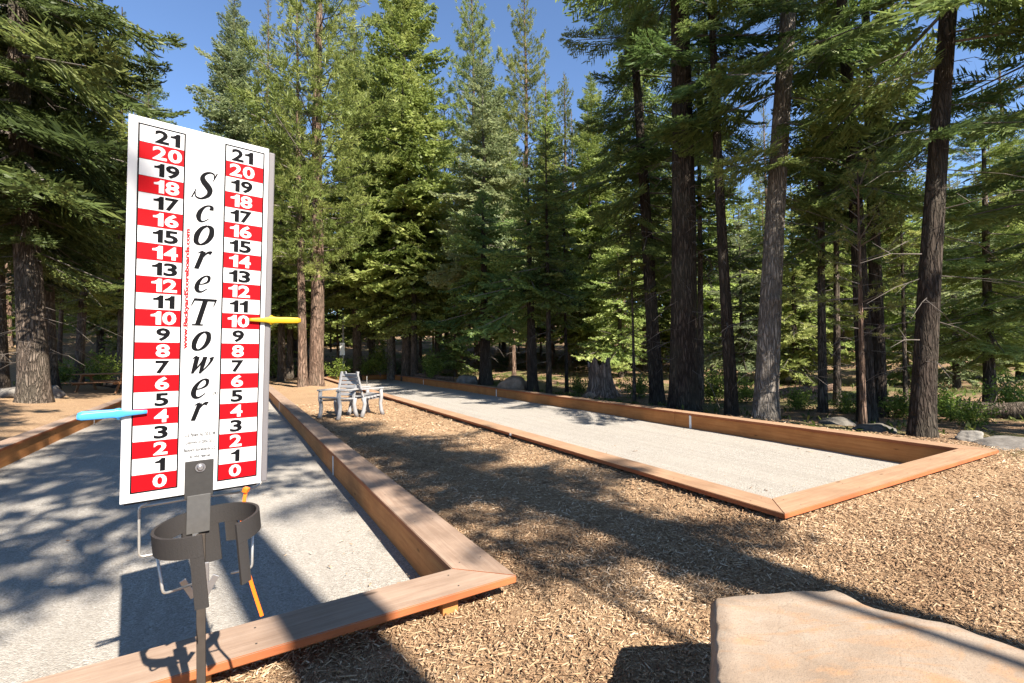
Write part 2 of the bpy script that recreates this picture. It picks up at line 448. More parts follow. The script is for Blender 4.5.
def gravel(org, u, v, L, W, yaw):
    na, nb = 140, 36
    a = np.linspace(.03, L - .03, na) ; b = np.linspace(.03, W - .03, nb)
    AA, BB = np.meshgrid(a, b)
    Z = .006 * np.sin(AA * 1.3 + BB) + .005 * np.sin(BB * 3.1 - AA * .7) + rs.randn(nb, na) * .0015
    V = np.stack([BB, AA, Z], -1).reshape(-1, 3)
    I, J = np.meshgrid(np.arange(na - 1), np.arange(nb - 1)); k = J * na + I
    Q = np.stack([k, k + na, k + na + 1, k + 1], -1).reshape(-1, 4)
    o = link(bpy.data.objects.new('gravel_surface', np_mesh('gravel_surface', V, Q, [M['gravel']], smooth=True)))
    o.location = (org[0], org[1], GRAVEL); o.rotation_euler = (0, 0, yaw)
    tag(o, kind='structure')
gravel(A0, uL, vL, LL, WL, YL); gravel(B, uR, vR, LR, WR, YR)

def court(org, yaw, L, W, label, marks, seed, capmat):
    """local frame: x across (v), y along (u); planks are children turned so that their own x runs along the grain"""
    rr = random.Random(seed)
    root = empty('bocce_court_frame', (org[0], org[1], RIM), yaw)
    tag(root, label, 'court frame', 'timber frames of the two bocce courts')
    ct = .042
    def plank(name, poly, z0, z1, rot, loc, mats):
        bm = bmesh.new(); prism(bm, poly, z0, z1, 0, 1)
        es = [e for e in bm.edges]
        bmesh.ops.bevel(bm, geom=es, offset=.004, segments=2, affect='EDGES')
        for f in bm.faces:
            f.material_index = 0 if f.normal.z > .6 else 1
        if name == 'cap_plank':
            xs = [q[0] for q in poly]; ys = [q[1] for q in poly]; ym = (min(ys) + max(ys)) / 2; k = int((max(xs) - min(xs)) / 1.2) + 1
            for q in range(k + 1):
                x = min(xs) + CAP + .05 + (max(xs) - min(xs) - 2 * CAP - .1) * q / k
                for dy in (-.075, .07):
                    c = [bm.verts.new((x + rr.uniform(-.012, .012) * 0 + .0055 * math.cos(a * 1.0472), ym + dy + .0055 * math.sin(a * 1.0472), z1 + .0012)) for a in range(6)]
                    bm.faces.new(c).material_index = 2
        o = bm_obj(name, bm, mats, root)
        o.location = loc; o.rotation_euler = (0, 0, rot)
        return o
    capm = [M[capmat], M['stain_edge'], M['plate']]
    # long rails: cap planks run along y -> rotate +90 deg (own x = +y, own y = -x)
    cuts = [0]
    while cuts[-1] < L - 3: cuts.append(cuts[-1] + 4.85)
    cuts[-1] = L
    for side in (0, 1):
        for i in range(len(cuts) - 1):
            a, b = cuts[i] + (.002 if i else 0), cuts[i + 1] - .002
            dz = rr.uniform(-.002, .002)
            if side == 0:   # x from 0..CAP -> own y from 0..-CAP
                poly = [(a + (CAP if i == 0 else 0), -CAP), (b - (CAP if i == len(cuts) - 2 else 0), -CAP), (b, 0), (a, 0)]
                plank('cap_plank', poly, -ct + dz, dz, math.pi / 2, (0, 0, 0), capm)
            else:
                poly = [(a, -CAP), (b, -CAP), (b - (CAP if i == len(cuts) - 2 else 0), 0), (a + (CAP if i == 0 else 0), 0)]
                plank('cap_plank', poly, -ct + dz, dz, math.pi / 2, (W - CAP, 0, 0), capm)
    for end in (0, 1):
        g = .002
        if end == 0: poly = [(g, 0), (W - g, 0), (W - CAP - g, CAP), (CAP + g, CAP)]; y = 0
        else: poly = [(CAP + g, 0), (W - CAP - g, 0), (W - g, CAP), (g, CAP)]; y = L - CAP
        plank('cap_plank', poly, -ct + .001, .001, 0, (0, y, 0), capm)
    # side boards under the cap
    th, dep = .085, .33
    ins = CAP - .022
    for side in (0, 1):
        for i in range(len(cuts) - 1):
            a = cuts[i] + .003 + (ins if i == 0 else 0); b = cuts[i + 1] - .003 - (ins if i == len(cuts) - 2 else 0)
            x0 = ins - th if side == 0 else W - ins
            bm = bmesh.new(); box(bm, ((a + b) / 2, 0, -ct - .002 - dep / 2), (b - a, th, dep), bevel=.004)
            o = bm_obj('side_board', bm, M['stain'], root); o.location = (x0 + th / 2, 0, 0); o.rotation_euler = (0, 0, math.pi / 2)
    for end in (0, 1):
        y = ins - th / 2 if end == 0 else L - ins + th / 2
        bm = bmesh.new(); box(bm, (W / 2, 0, -ct - .002 - dep / 2), (W - 2 * (ins - th), th, dep), bevel=.004)
        o = bm_obj('end_board', bm, M['stain'], root); o.location = (0, y, 0)
    # posts outside the boards
    px = []
    for i in range(int(L / 2.4) + 1):
        y = .42 + i * 2.4
        px += [(ins - th - .05, y), (W - ins + th + .05, y)]
    for i in range(1, 3): px += [(W * i / 3, ins - th - .05)]
    px += [(W - .38, ins - th - .05), (.38, ins - th - .05)]
    bm = bmesh.new(); box(bm, (0, 0, -ct - .004 - .2), (.092, .092, .4), bevel=.004)
    p0 = bm_obj('support_post', bm, M['stain'], root); p0.location = (px[0][0], px[0][1], 0)
    for q in px[1:]:
        p = p0.copy(); COL.objects.link(p); p.parent = root; p.location = (q[0], q[1], 0)
    # white line marks on the boards
    for y in marks:
        for side in (0, 1):
            x = ins + .003 if side == 0 else W - ins - .003
            bm = bmesh.new(); box(bm, (0, 0, -ct / 2 - .13), (.006, .05, .27))
            o = bm_obj('line_mark', bm, M['white_paint'], root); o.location = (x, y, -.03)
    for y in marks[:1]:
        bm = bmesh.new(); box(bm, (0, 0, -ct / 2), (.006, .05, ct * .8))
        o = bm_obj('line_mark', bm, M['white_paint'], root); o.location = (-.003, y, 0)
    return root
court(A0, YL, LL, WL, 'weathered redwood frame of the bocce court behind the scoreboard', (4.35, 13.0, 21.5), 1, 'grey_wood')
court(B, YR, LR, WR, 'orange stained redwood frame of the sunny bocce court beyond the mulch strip', (4.45, 13.08, 21.3), 2, 'tan_wood')

# ------------------------------------------------------------------ wood chips (nobody could count them)
def chips():
    r = np.random.RandomState(11)
    parts = []
    for n, x0, x1, y0, y1, s in ((100000, -1.9, 4.4, 1.3, 4.2, .5), (110000, -4.5, 8.5, 3.2, 8.0, .64), (36000, -9, 11, 7, 14, 1.05)):
        P = np.stack([r.uniform(x0, x1, n), r.uniform(y0, y1, n)], 1)
        parts.append(np.column_stack([P, np.full(n, s)]))
    P = np.concatenate(parts)
    keep = np.ones(len(P), bool); ZG = np.zeros(len(P), bool)
    for org, u, v, L, W in ((A0, uL, vL, LL, WL), (B, uR, vR, LR, WR)):
        d = P[:, :2] - org; a = d @ u; b = d @ v
        inn = (a > .3) & (a < L - .3) & (b > .3) & (b < W - .3); edge = np.minimum(np.minimum(a, L - a), np.minimum(b, W - b)) - .3
        spill = inn & (r.rand(len(P)) < .012 * np.exp(-edge / .25) + .0012); ZG |= spill
        keep &= spill | ~((a > .2) & (a < L - .2) & (b > .2) & (b < W - .2))
    d = P[:, :2] - B; bb = d @ vR; aa = d @ uR
    keep &= ~((bb > WR + 1.2) & (aa > .6) & (r.rand(len(P)) < .85))
    P = P[keep]; ZG = ZG[keep]; n = len(P)
    L = r.lognormal(-3.45, .68, n) * P[:, 2]; L = np.clip(L, .006, .16 * P[:, 2])
    Wd = np.clip(L * r.uniform(.12, .4, n), .003, .014 * P[:, 2]); T = Wd * r.uniform(.2, .5, n)
    yaw = r.rand(n) * 6.283; pit = r.randn(n) * .28; rol = r.randn(n) * .5
    base = np.array([[sx, sy, sz] for sz in (-1, 1) for sy in (-1, 1) for sx in (-1, 1)], float) * .5
    base = base[None] * np.stack([L, Wd, T], 1)[:, None]
    base[:, [1, 3, 5, 7], 1] *= r.uniform(.3, 1, (n, 1))
    cx, sx = np.cos(rol)[:, None], np.sin(rol)[:, None]
    x, y, z = base[..., 0], base[..., 1], base[..., 2]
    y, z = y * cx - z * sx, y * sx + z * cx
    cp, sp = np.cos(pit)[:, None], np.sin(pit)[:, None]
    x, z = x * cp + z * sp, -x * sp + z * cp
    c, s = np.cos(yaw)[:, None], np.sin(yaw)[:, None]
    x, y = x * c - y * s, x * s + y * c
    Z = np.where(ZG, GRAVEL + .012, ground_z(P[:, 0], P[:, 1]) + .004 + r.rand(n) * .012)
    V = np.stack([x + P[:, :1], y + P[:, 1:2], z + Z[:, None]], -1).reshape(-1, 3)
    f = np.array([[4, 5, 7, 6], [0, 1, 5, 4], [1, 3, 7, 5], [3, 2, 6, 7], [2, 0, 4, 6]])
    Q = (np.arange(n)[:, None, None] * 8 + f[None]).reshape(-1, 4)
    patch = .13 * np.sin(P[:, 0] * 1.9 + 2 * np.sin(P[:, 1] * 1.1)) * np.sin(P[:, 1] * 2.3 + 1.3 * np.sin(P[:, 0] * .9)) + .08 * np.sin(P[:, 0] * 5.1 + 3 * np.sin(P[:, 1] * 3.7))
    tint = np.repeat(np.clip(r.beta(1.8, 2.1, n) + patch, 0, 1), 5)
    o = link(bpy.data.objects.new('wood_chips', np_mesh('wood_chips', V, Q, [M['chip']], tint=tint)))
    tag(o, 'loose tan wood chip mulch spread between and around the courts', kind='stuff')
chips()

# ------------------------------------------------------------------ stone slab
def slab():
    hs = .43
    out = [(.40, .95), (.813, 1.974), (1.05, 2.0), (1.331, 2.023), (1.365, 1.955), (1.385, 1.88), (1.6, 1.745), (1.70, 1.6), (1.95, 1.42), (2.2, 1.2), (2.2, .9), (1.4, .75)]
    # densify and roughen the outline
    r = random.Random(3); pts = []
    for i in range(len(out)):
        a, b = Vector(out[i]), Vector(out[(i + 1) % len(out)])
        k = max(2, int((b - a).length / .05))
        for j in range(k):
            p = a.lerp(b, j / k); p += Vector((r.uniform(-1, 1), r.uniform(-1, 1))) * (.006 if j else .002); pts.append(p)
    root_c = sum(pts, Vector((0, 0))) / len(pts)
    bm = bmesh.new()
    levels = [(-.05, 1.02), (.1, 1.03), (.22, 1.012), (.34, 1.02), (hs - .03, 1.008), (hs - .008, 1.0), (hs, .985)]
    rings = []
    for z, k in levels:
        rings.append([bm.verts.new(((p.x - root_c.x) * k + r.uniform(-.006, .006), (p.y - root_c.y) * k + r.uniform(-.006, .006), z + r.uniform(-.004, .004))) for p in pts])
    n = len(pts)
    for a, b in zip(rings, rings[1:]):
        for j in range(n): bm.faces.new((a[j], a[(j + 1) % n], b[(j + 1) % n], b[j]))
    # top as concentric rings with gentle undulation
    prev = rings[-1]
    for k in (.9, .75, .55, .3):
        cur = [bm.verts.new((v.co.x / .985 * k, v.co.y / .985 * k, hs + .006 * math.sin(v.co.x * 5 * k + 1) + .005 * math.sin(v.co.y * 7 * k) + r.uniform(-.002, .002))) for v in rings[-1]]
        for j in range(n): bm.faces.new((prev[j], prev[(j + 1) % n], cur[(j + 1) % n], cur[j]))
        prev = cur
    bm.faces.new(prev)
    o = bm_obj('stone_slab', bm, M['slab'], smooth=True); o.location = (root_c.x, root_c.y, 0)
    tag(o, 'big flat buff sandstone slab lying on the mulch in the foreground', 'stone slab')
slab()

# ------------------------------------------------------------------ scoreboard
BO = Vector((-1.23338822, 1.4926677, EYE - .45749992)); BYAW, BTILT, BROLL = 0.69916842, 0.04960508, -0.01614147
h_ = Vector((math.cos(BYAW), math.sin(BYAW), 0)); n_ = Vector((math.sin(BYAW), -math.cos(BYAW), 0)); k_ = Vector((0, 0, 1))
up_ = k_ * math.cos(BTILT) + n_ * math.sin(BTILT)
H2 = h_ * math.cos(BROLL) + up_ * math.sin(BROLL); U2 = -h_ * math.sin(BROLL) + up_ * math.cos(BROLL); N2 = H2.cross(U2)
PW, PH = .399, 1.22
BM_ = Matrix((H2, U2, N2)).transposed().to_4x4(); BM_.translation = BO      # local: x across, y up, z out of the face
post_xy = BO + H2 * .207; post_xy = Vector((-1.066, 1.625))
board = empty('scoreboard', (post_xy.x, post_xy.y, gz(post_xy.x, post_xy.y)))
tag(board, 'tall white post mounted scoreboard with two red and white columns of numbers', 'scoreboard')
INV = Matrix.Translation(-board.location)
def bpart(name, bm, mats, parent=board, smooth=False):
    """geometry given in panel coordinates"""
    for v in bm.verts: v.co = INV @ (BM_ @ v.co)
    o = bm_obj(name, bm, mats, parent, smooth); return o
bm = bmesh.new(); box(bm, (PW / 2, PH / 2, -.004), (PW, PH, .008), bevel=.0015)
panel = bpart('panel', bm, M['panel'])
bm = bmesh.new(); box(bm, (PW + .011, PH / 2 - .004, -.016), (.021, PH - .012, .026), bevel=.004)
bpart('edge_channel', bm, M['channel'])
bm = bmesh.new(); box(bm, (PW / 2, -.004, -.024), (PW - .02, .012, .02), bevel=.003); bpart('bottom_rail', bm, M['plate'])

def text_mesh(s, bold=0.0, size=1.0, shear=0.0, spacing=1.0):
    cu = bpy.data.curves.new('t', 'FONT'); cu.body = s; cu.size = size; cu.offset = bold; cu.shear = shear; cu.space_character = spacing
    cu.resolution_u = 3
    o = bpy.data.objects.new('t', cu); COL.objects.link(o)
    bpy.context.view_layer.update()
    me = bpy.data.meshes.new_from_object(o.evaluated_get(bpy.context.evaluated_depsgraph_get()))
    bpy.data.objects.remove(o); bpy.data.curves.remove(cu)
    n = len(me.vertices); a = np.empty(n * 3, np.float32); me.vertices.foreach_get('co', a); a = a.reshape(-1, 3)
    fs = [list(p.vertices) for p in me.polygons]; bpy.data.meshes.remove(me)
    return a, fs
DIG = {d: text_mesh(d, .03) for d in '0123456789'}
DIG['1'] = (np.array([(.42, 0, 0), (.78, 0, 0), (.78, 1, 0), (.52, 1, 0), (.42, .88, 0), (.28, .80, 0), (.08, .76, 0), (.08, .62, 0), (.42, .62, 0)], float), [[0, 1, 8], [1, 2, 8], [2, 3, 4], [2, 4, 8], [4, 5, 8], [5, 6, 7], [5, 7, 8]])
def text_bm(layout, z):
    """layout: list of (char data, x0, x1, y0, y1)"""
    bm = bmesh.new()
    for (a, fs), x0, x1, y0, y1 in layout:
        lo, hi = a.min(0), a.max(0)
        vs = [bm.verts.new((x0 + (p[0] - lo[0]) / (hi[0] - lo[0]) * (x1 - x0), y0 + (p[1] - lo[1]) / (hi[1] - lo[1]) * (y1 - y0), z)) for p in a]
        for f in fs:
            try: bm.faces.new([vs[i] for i in f])
            except ValueError: pass
    return bm
V0, V1 = .0327, 1.1955; RH = (V1 - V0) / 22
for cx0, cx1, mid in ((.0262, .1462, .1), (.2625, .3825, .3145)):
    bm = bmesh.new()
    for r_ in range(22):
        y0 = V0 + r_ * RH
        vs = [bm.verts.new(p) for p in ((cx0, y0, .0008), (cx1, y0, .0008), (cx1, y0 + RH, .0008), (cx0, y0 + RH, .0008))]
        f = bm.faces.new(vs); f.material_index = 0 if r_ % 2 == 0 else 1
    t = .0042
    for (a, b, c, d) in ((cx0 - t / 2, V0 - t, cx0 + t / 2, V1 + t), (cx1 - t / 2, V0 - t, cx1 + t / 2, V1 + t), (cx0 + t / 2, V0 - t, cx1 - t / 2, V0), (cx0 + t / 2, V1, cx1 - t / 2, V1 + t)):
        f = bm.faces.new([bm.verts.new(p) for p in ((a, b, .0014), (c, b, .0014), (c, d, .0014), (a, d, .0014))]); f.material_index = 2
    for r_ in range(1, 22):
        y0 = V0 + r_ * RH
        f = bm.faces.new([bm.verts.new(p) for p in ((cx0 + t / 2, y0 - .0005, .0013), (cx1 - t / 2, y0 - .0005, .0013), (cx1 - t / 2, y0 + .0005, .0013), (cx0 + t / 2, y0 + .0005, .0013))]); f.material_index = 2
    colm = bpart('score_column', bm, [M['red'], M['panel'], M['black']])
    for r_ in range(22):
        s = str(r_); y0 = V0 + r_ * RH + RH * .1; y1 = V0 + r_ * RH + RH * .9
        wd = {c: (.027 if c == '1' else .0372) for c in '0123456789'}
        tot = sum(wd[c] for c in s) + .003 * (len(s) - 1); x = mid - tot / 2; lay = []
        for c in s: lay.append((DIG[c], x, x + wd[c], y0, y1)); x += wd[c] + .003
        bpart('numeral', text_bm(lay, .0018), M['panel'] if r_ % 2 == 0 else M['black'], colm)

# title lettering: italic serif letters drawn as broad-nib strokes
GL = {
 'S': [([(.50,.80),(.47,.93),(.34,.985),(.18,.91),(.13,.76),(.22,.62),(.38,.48),(.50,.33),(.48,.15),(.30,.015),(.12,.06),(.05,.22)], [.02,.03,.04,.09,.13,.15,.16,.15,.12,.05,.03,.02]),
       ([(.55,1.0),(.50,.70)], [.035,.02]), ([(.05,.32),(.0,.0)], [.02,.035])],
 'c': [([(.62,.74),(.60,.90),(.46,.98),(.26,.88),(.13,.62),(.12,.34),(.24,.08),(.42,.03),(.64,.22)], [.20,.14,.06,.10,.19,.22,.13,.06,.03])],
 'o': [([(.36,.98),(.17,.82),(.08,.5),(.14,.15),(.34,.02),(.55,.18),(.64,.5),(.56,.85),(.36,.98)], [.06,.15,.2,.16,.06,.15,.2,.16,.06])],
 'r': [([(.0,.86),(.12,.96),(.22,.98)], [.03,.06,.1]), ([(.22,.98),(.2,.5),(.17,.0)], [.19,.2,.19]), ([(.24,.55),(.36,.84),(.48,.96),(.62,.93)], [.05,.07,.12,.2])],
 'e': [([(.14,.46),(.38,.50),(.58,.66),(.56,.90),(.40,.98),(.22,.84),(.11,.56),(.12,.28),(.24,.06),(.44,.03),(.66,.24)], [.04,.05,.12,.13,.06,.11,.19,.21,.13,.07,.03])],
 'T': [([(.0,.95),(.78,.95)], [.07,.07]), ([(.03,.98),(-.02,.72)], [.05,.02]), ([(.76,.98),(.74,.72)], [.05,.02]), ([(.4,.95),(.39,.03)], [.15,.15]), ([(.2,.015),(.58,.015)], [.035,.035])],
 'w': [([(.0,.86),(.1,.97),(.18,.97)], [.03,.07,.12]), ([(.18,.97),(.22,.45),(.22,.02)], [.2,.19,.1]), ([(.22,.03),(.42,.5),(.56,.94)], [.04,.07,.08]), ([(.56,.97),(.58,.45),(.58,.02)], [.19,.18,.1]), ([(.58,.03),(.82,.45),(.92,.78),(.88,.95)], [.04,.07,.12,.2])],
}
def cr_sample(P, W, k=7):
    P = [np.array(p, float) for p in P]; out = []
    if len(P) == 2: return [(P[0], W[0]), (P[1], W[1])]
    for i in range(len(P) - 1):
        p0 = P[max(i - 1, 0)]; p1, p2 = P[i], P[i + 1]; p3 = P[min(i + 2, len(P) - 1)]
        for j in range(k):
            t = j / k
            q = .5 * (2 * p1 + (p2 - p0) * t + (2 * p0 - 5 * p1 + 4 * p2 - p3) * t * t + (3 * p1 - p0 - 3 * p2 + p3) * t ** 3)
            out.append((q, W[i] * (1 - t) + W[i + 1] * t))
    out.append((P[-1], W[-1])); return out
bm = bmesh.new()
LET = [('S', .995, 1.09), ('c', .918, .977), ('o', .84, .909), ('r', .759, .82), ('e', .681, .738), ('T', .569, .660), ('o', .484, .549), ('w', .405, .464), ('e', .323, .387), ('r', .247, .306)]
zz = .0012
for ch, y0, y1 in LET:
    hgt = y1 - y0; xw = hgt * 1.02 if ch != 'S' and ch != 'T' else hgt * .92
    if ch in 'cre': xw = hgt * 1.0
    gw = {'S': .55, 'T': .78, 'w': .92}.get(ch, .66)
    for P, W in GL[ch]:
        smp = cr_sample(P, W); zz += .00004
        L_, R_ = [], []
        for i, (q, wv) in enumerate(smp):
            a = smp[max(i - 1, 0)][0]; b = smp[min(i + 1, len(smp) - 1)][0]; d = b - a; d = d / (np.linalg.norm(d) + 1e-9)
            nn = np.array([-d[1], d[0]]) * (wv * 1.12 + .012) * .5
            for S_, sgn in ((L_, 1), (R_, -1)):
                p = q + nn * sgn
                x = (p[0] - gw / 2 + (p[1] - .5) * .27) * xw; y = p[1] * hgt
                S_.append(bm.verts.new((.2035 + x, y0 + y, zz)))
        for i in range(len(smp) - 1): bm.faces.new((R_[i], R_[i + 1], L_[i + 1], L_[i]))
bpart('title_lettering', bm, M['black'])
def fit_text(s, w_, h_, rot, cx, cy, mat, name, z=.0013, bold=0, shear=0):
    a, fs = text_mesh(s, bold, 1.0, shear)
    lo, hi = a.min(0), a.max(0); bm = bmesh.new(); vs = []
    for p in a:
        x = ((p[0] - lo[0]) / (hi[0] - lo[0]) - .5) * w_; y = ((p[1] - lo[1]) / (hi[1] - lo[1]) - .5) * h_
        if rot: x, y = -y, x
        vs.append(bm.verts.new((cx + x, cy + y, z)))
    for f in fs:
        try: bm.faces.new([vs[i] for i in f])
        except ValueError: pass
    return bm
bpart('web_address_lettering', fit_text('www.BackyardScoreboards.com', .40, .0165, True, .161, .688, M['red_ink'], '', bold=.042), M['red_ink'])
bm = bmesh.new(); tmp = []
for s, w_, y in (('U.S. Patent No. 20 5,198', .088, .198), ('Copyright (c) 2004, 2012', .084, .172), ('Backyard Scoreboards LLC', .09, .147), ('All rights reserved', .06, .124)):
    b2 = fit_text(s, w_, .0135, False, .2085, y, None, '', bold=.02); me = bpy.data.meshes.new('x'); b2.to_mesh(me); b2.free(); bm.from_mesh(me); bpy.data.meshes.remove(me)
bpart('notice_lettering', bm, M['grey_ink'])
bpart('trademark_lettering', fit_text('(R)', .014, .012, False, .25, .335, None, '', bold=.02), M['grey_ink'])

# mounting plate, bolt, post
bm = bmesh.new(); box(bm, (.208, .048, .004), (.082, .125, .007), bevel=.002); plate = bpart('mounting_plate', bm, M['plate'])
bm = bmesh.new(); box(bm, (.208, -.07, .006), (.068, .13, .008), bevel=.002); bpart('lower_plate', bm, M['steel_dark'])
bm = bmesh.new(); tube(bm, [(.21, .087, .0075), (.21, .087, .011)], .015, 18); tube(bm, [(.21, .087, .011), (.21, .087, .018)], [.011, .007], 14)
bpart('bolt', bm, M['steel'], plate, False)

# hooped cup holder in front of the post (world metres, relative to the board's root)
RC = Vector((-.985, 1.535, EYE - .520)); RA = .147
tiltm = Matrix.Rotation(R(3.5), 3, 'Y') @ Matrix.Rotation(R(-3), 3, 'X')
def wpart(name, bm, mats, parent=board, smooth=False):
    for v in bm.verts: v.co = v.co - Vector(board.location)
    return bm_obj(name, bm, mats, parent, smooth)
def ringpt(ang, r, z):
    return RC + tiltm.inverted() @ Vector((r * math.cos(ang), r * math.sin(ang), z))
bm = bmesh.new()
a0, a1 = R(-27), R(-27 + 360 - 36)          # gap towards the camera
N = 64; hb = .062
def band(a_s, a_e, z_lo, z_hi, n):
    prev = None
    for i in range(n + 1):
        a = a_s + (a_e - a_s) * i / n
        cur = [bm.verts.new(ringpt(a, rr_, z)) for rr_, z in ((RA, z_lo), (RA, z_hi), (RA - .009, z_hi), (RA - .009, z_lo))]
        if prev:
            for j in range(4): bm.faces.new((prev[j], prev[(j + 1) % 4], cur[(j + 1) % 4], cur[j]))
        else: bm.faces.new(cur)
        prev = cur
    bm.faces.new(prev[::-1])
band(a0, a1, -hb, 0, N)
for s_a, e_a, low in ((a0, a0 + R(13), -.19), (a1 - R(14), a1, -.215)):
    band(s_a, e_a, low, -hb - .0004, 6)
bmesh.ops.remove_doubles(bm, verts=bm.verts, dist=.0001)
holder = wpart('cup_hoop', bm, M['grey_plastic'])
# back web of the hoop: a wide perforated strap that meets the post
bm = bmesh.new()
for s_a, e_a, lo_, hi_ in ((R(88), R(104), -.13, -hb - .0004), (R(112), R(136), -.19, -hb - .0004), (R(144), R(156), -.13, -hb - .0004)):
    band(s_a, e_a, lo_, hi_, 6)
wpart('rear_strap', bm, M['grey_plastic'])
PX = Vector((post_xy.x, post_xy.y, 0))
zg = board.location.z
bm = bmesh.new(); box(bm, (PX.x, PX.y, (zg - .3 + EYE - .6) / 2), (.026, .012, EYE - .6 - zg + .3), Matrix.Rotation(BYAW - .35, 3, 'Z'), bevel=.002)
wpart('post', bm, M['rust_post'])
bm = bmesh.new()
zc = EYE - .735
box(bm, (PX.x + .006, PX.y - .012, zc), (.05, .008, .085), Matrix.Rotation(BYAW - .35, 3, 'Z'), bevel=.002)
for sgn in (-1, 1):
    box(bm, (PX.x + .03 * sgn + .006, PX.y - .016 + .012 * sgn, zc - .035), (.02, .006, .07), Matrix.Rotation(BYAW - .35, 3, 'Z') @ Matrix.Rotation(R(28) * sgn, 3, 'Y'), bevel=.001)
wpart('clamp', bm, M['steel'])
# wire carriers
def wire(name, pts, rad=.0042):
    bm = bmesh.new(); P = []
    for i, p in enumerate(pts):
        p = Vector(p)
        if 0 < i < len(pts) - 1:
            a, b = Vector(pts[i - 1]), Vector(pts[i + 1])
            for t in (.0, .33, .66, 1.0):
                d0 = (a - p).normalized() * .014; d1 = (b - p).normalized() * .014
                P.append(p + d0 * (1 - t) ** 2 + d1 * t ** 2)
        else: P.append(p)
    tube(bm, P, rad, 8); return wpart(name, bm, M['zinc'], smooth=False)
def gx(px, Y): return (px - 512) / FPX * Y
def at(px, py, Y):
    """world point at depth Y on the sight line of a measured spot"""
    d = fwd + right * ((px - 512) / FPX) + up * ((341.5 - py) / FPX)
    return Vector((0, 0, EYE)) + d * (Y / d.y)
wire('wire_carrier', [at(150, 502, 1.62), at(139, 506, 1.6), at(139, 557, 1.6), at(176, 550, 1.66)])
wire('wire_carrier', [at(156, 548, 1.5), at(163, 594, 1.5), at(193, 584, 1.6)])
wire('wire_carrier', [at(253, 520, 1.62), at(252, 568, 1.62), at(231, 573, 1.6)])
wire('wire_carrier', [at(140, 507, 1.62), at(186, 499, 1.66), at(240, 492, 1.78)], .0045)
wire('wire_carrier', [at(232, 492, 1.83), at(252, 489, 1.84), at(261, 484, 1.86), at(264, 472, 1.87)], .004)

# orange strap and the two pegs: loose things
def strip(name, pts, w_, th, mat, side=Vector((1, .2, 0))):
    bm = bmesh.new(); prev = None; n = len(pts)
    for i, p in enumerate(pts):
        t = (pts[min(i + 1, n - 1)] - pts[max(i - 1, 0)]).normalized(); x = side - t * side.dot(t); x.normalize(); y = t.cross(x)
        cur = [bm.verts.new(p + x * sx * w_ / 2 + y * sy * th / 2) for sx, sy in ((-1, -1), (1, -1), (1, 1), (-1, 1))]
        if prev:
            for j in range(4): bm.faces.new((prev[j], prev[(j + 1) % 4], cur[(j + 1) % 4], cur[j]))
        else: bm.faces.new(cur[::-1])
        prev = cur
    bm.faces.new(prev)
    return bm
ctl = [at(246, 491, 1.70), at(243.5, 505, 1.69), at(242, 520, 1.68), at(242.5, 540, 1.67), at(246, 562, 1.66), at(252, 585, 1.66), at(262, 616, 1.66)]
pts = []
for i in range(len(ctl) - 1):
    p0, p1, p2, p3 = ctl[max(i - 1, 0)], ctl[i], ctl[i + 1], ctl[min(i + 2, len(ctl) - 1)]
    for j in range(6):
        t = j / 6; pts.append(.5 * (2 * p1 + (p2 - p0) * t + (2 * p0 - 5 * p1 + 4 * p2 - p3) * t * t + (3 * p1 - p0 - 3 * p2 + p3) * t ** 3))
pts.append(ctl[-1])
root = empty('cable_tie', ctl[0])
tag(root, 'orange plastic cable tie hanging from the scoreboard wire', 'cable tie')
bm = strip('', [p - ctl[0] for p in pts], .011, .003, None); bm_obj('strap', bm, M['orange'], root)
bm = bmesh.new(); box(bm, (0, 0, .004), (.018, .02, .018), Matrix.Rotation(R(20), 3, 'Y'), bevel=.003); bm_obj('lock_head', bm, M['orange'], root)

def peg(u_tip, u_end, v, mat, label, slope):
    base = BM_ @ Vector(((u_tip + u_end) / 2, v, .006))
    root = empty('clothes_peg', base); tag(root, label, 'peg', 'plastic pegs marking the score')
    L = abs(u_end - u_tip); sgn = 1 if u_end > u_tip else -1
    B3 = BM_.to_3x3()
    def place(bm):
        for v_ in bm.verts: v_.co = B3 @ v_.co
        return bm
    for face in (1, -1):
        bm = bmesh.new(); n = 16; prev = None
        for i in range(n + 1):
            t = i / n                                   # 0 at the jaw tip, 1 at the handle end
            wd = .011 + .012 * math.sin(min(1, t * 1.15) * math.pi * .62) if t < .97 else .013
            wd *= 1 + .35 * math.exp(-((t - .42) / .06) ** 2)
            zc = (.0055 if face == 1 else -.0145) + face * (.012 * abs(t - .42) * (1 if t > .42 else .3) + .003)
            th = .0075
            x = sgn * (t - .5) * L; y = slope * (t - .5) * L
            sec = [(-.5, -.3), (-.35, -.5), (.35, -.5), (.5, -.3), (.5, .3), (.35, .5), (-.35, .5), (-.5, .3)]
            cur = [bm.verts.new((x, y + a * wd, zc + b * th - .006)) for a, b in sec]
            if prev:
                for j in range(8): bm.faces.new((prev[j], prev[(j + 1) % 8], cur[(j + 1) % 8], cur[j]))
            else: bm.faces.new(cur)
            prev = cur
        bm.faces.new(prev[::-1])
        bm_obj('jaw', place(bm), mat, root, smooth=True)
    bm = bmesh.new(); x = sgn * (-.08) * L
    tube(bm, [(x + .008 * math.cos(a), slope * x + .0155 * math.sin(a), .002 * math.cos(3 * a)) for a in [i * 2 * math.pi / 24 for i in range(24)]], .0028, 6, True)
    bm_obj('spring', place(bm), mat, root, smooth=True)
peg(.063, -.103, .2862, M['blue'], 'bright blue clothes peg clipped to the board edge at number four', -.02)
peg(.347, .519, .597, M['yellow'], 'yellow clothes peg clipped to the board edge at number ten', .03)

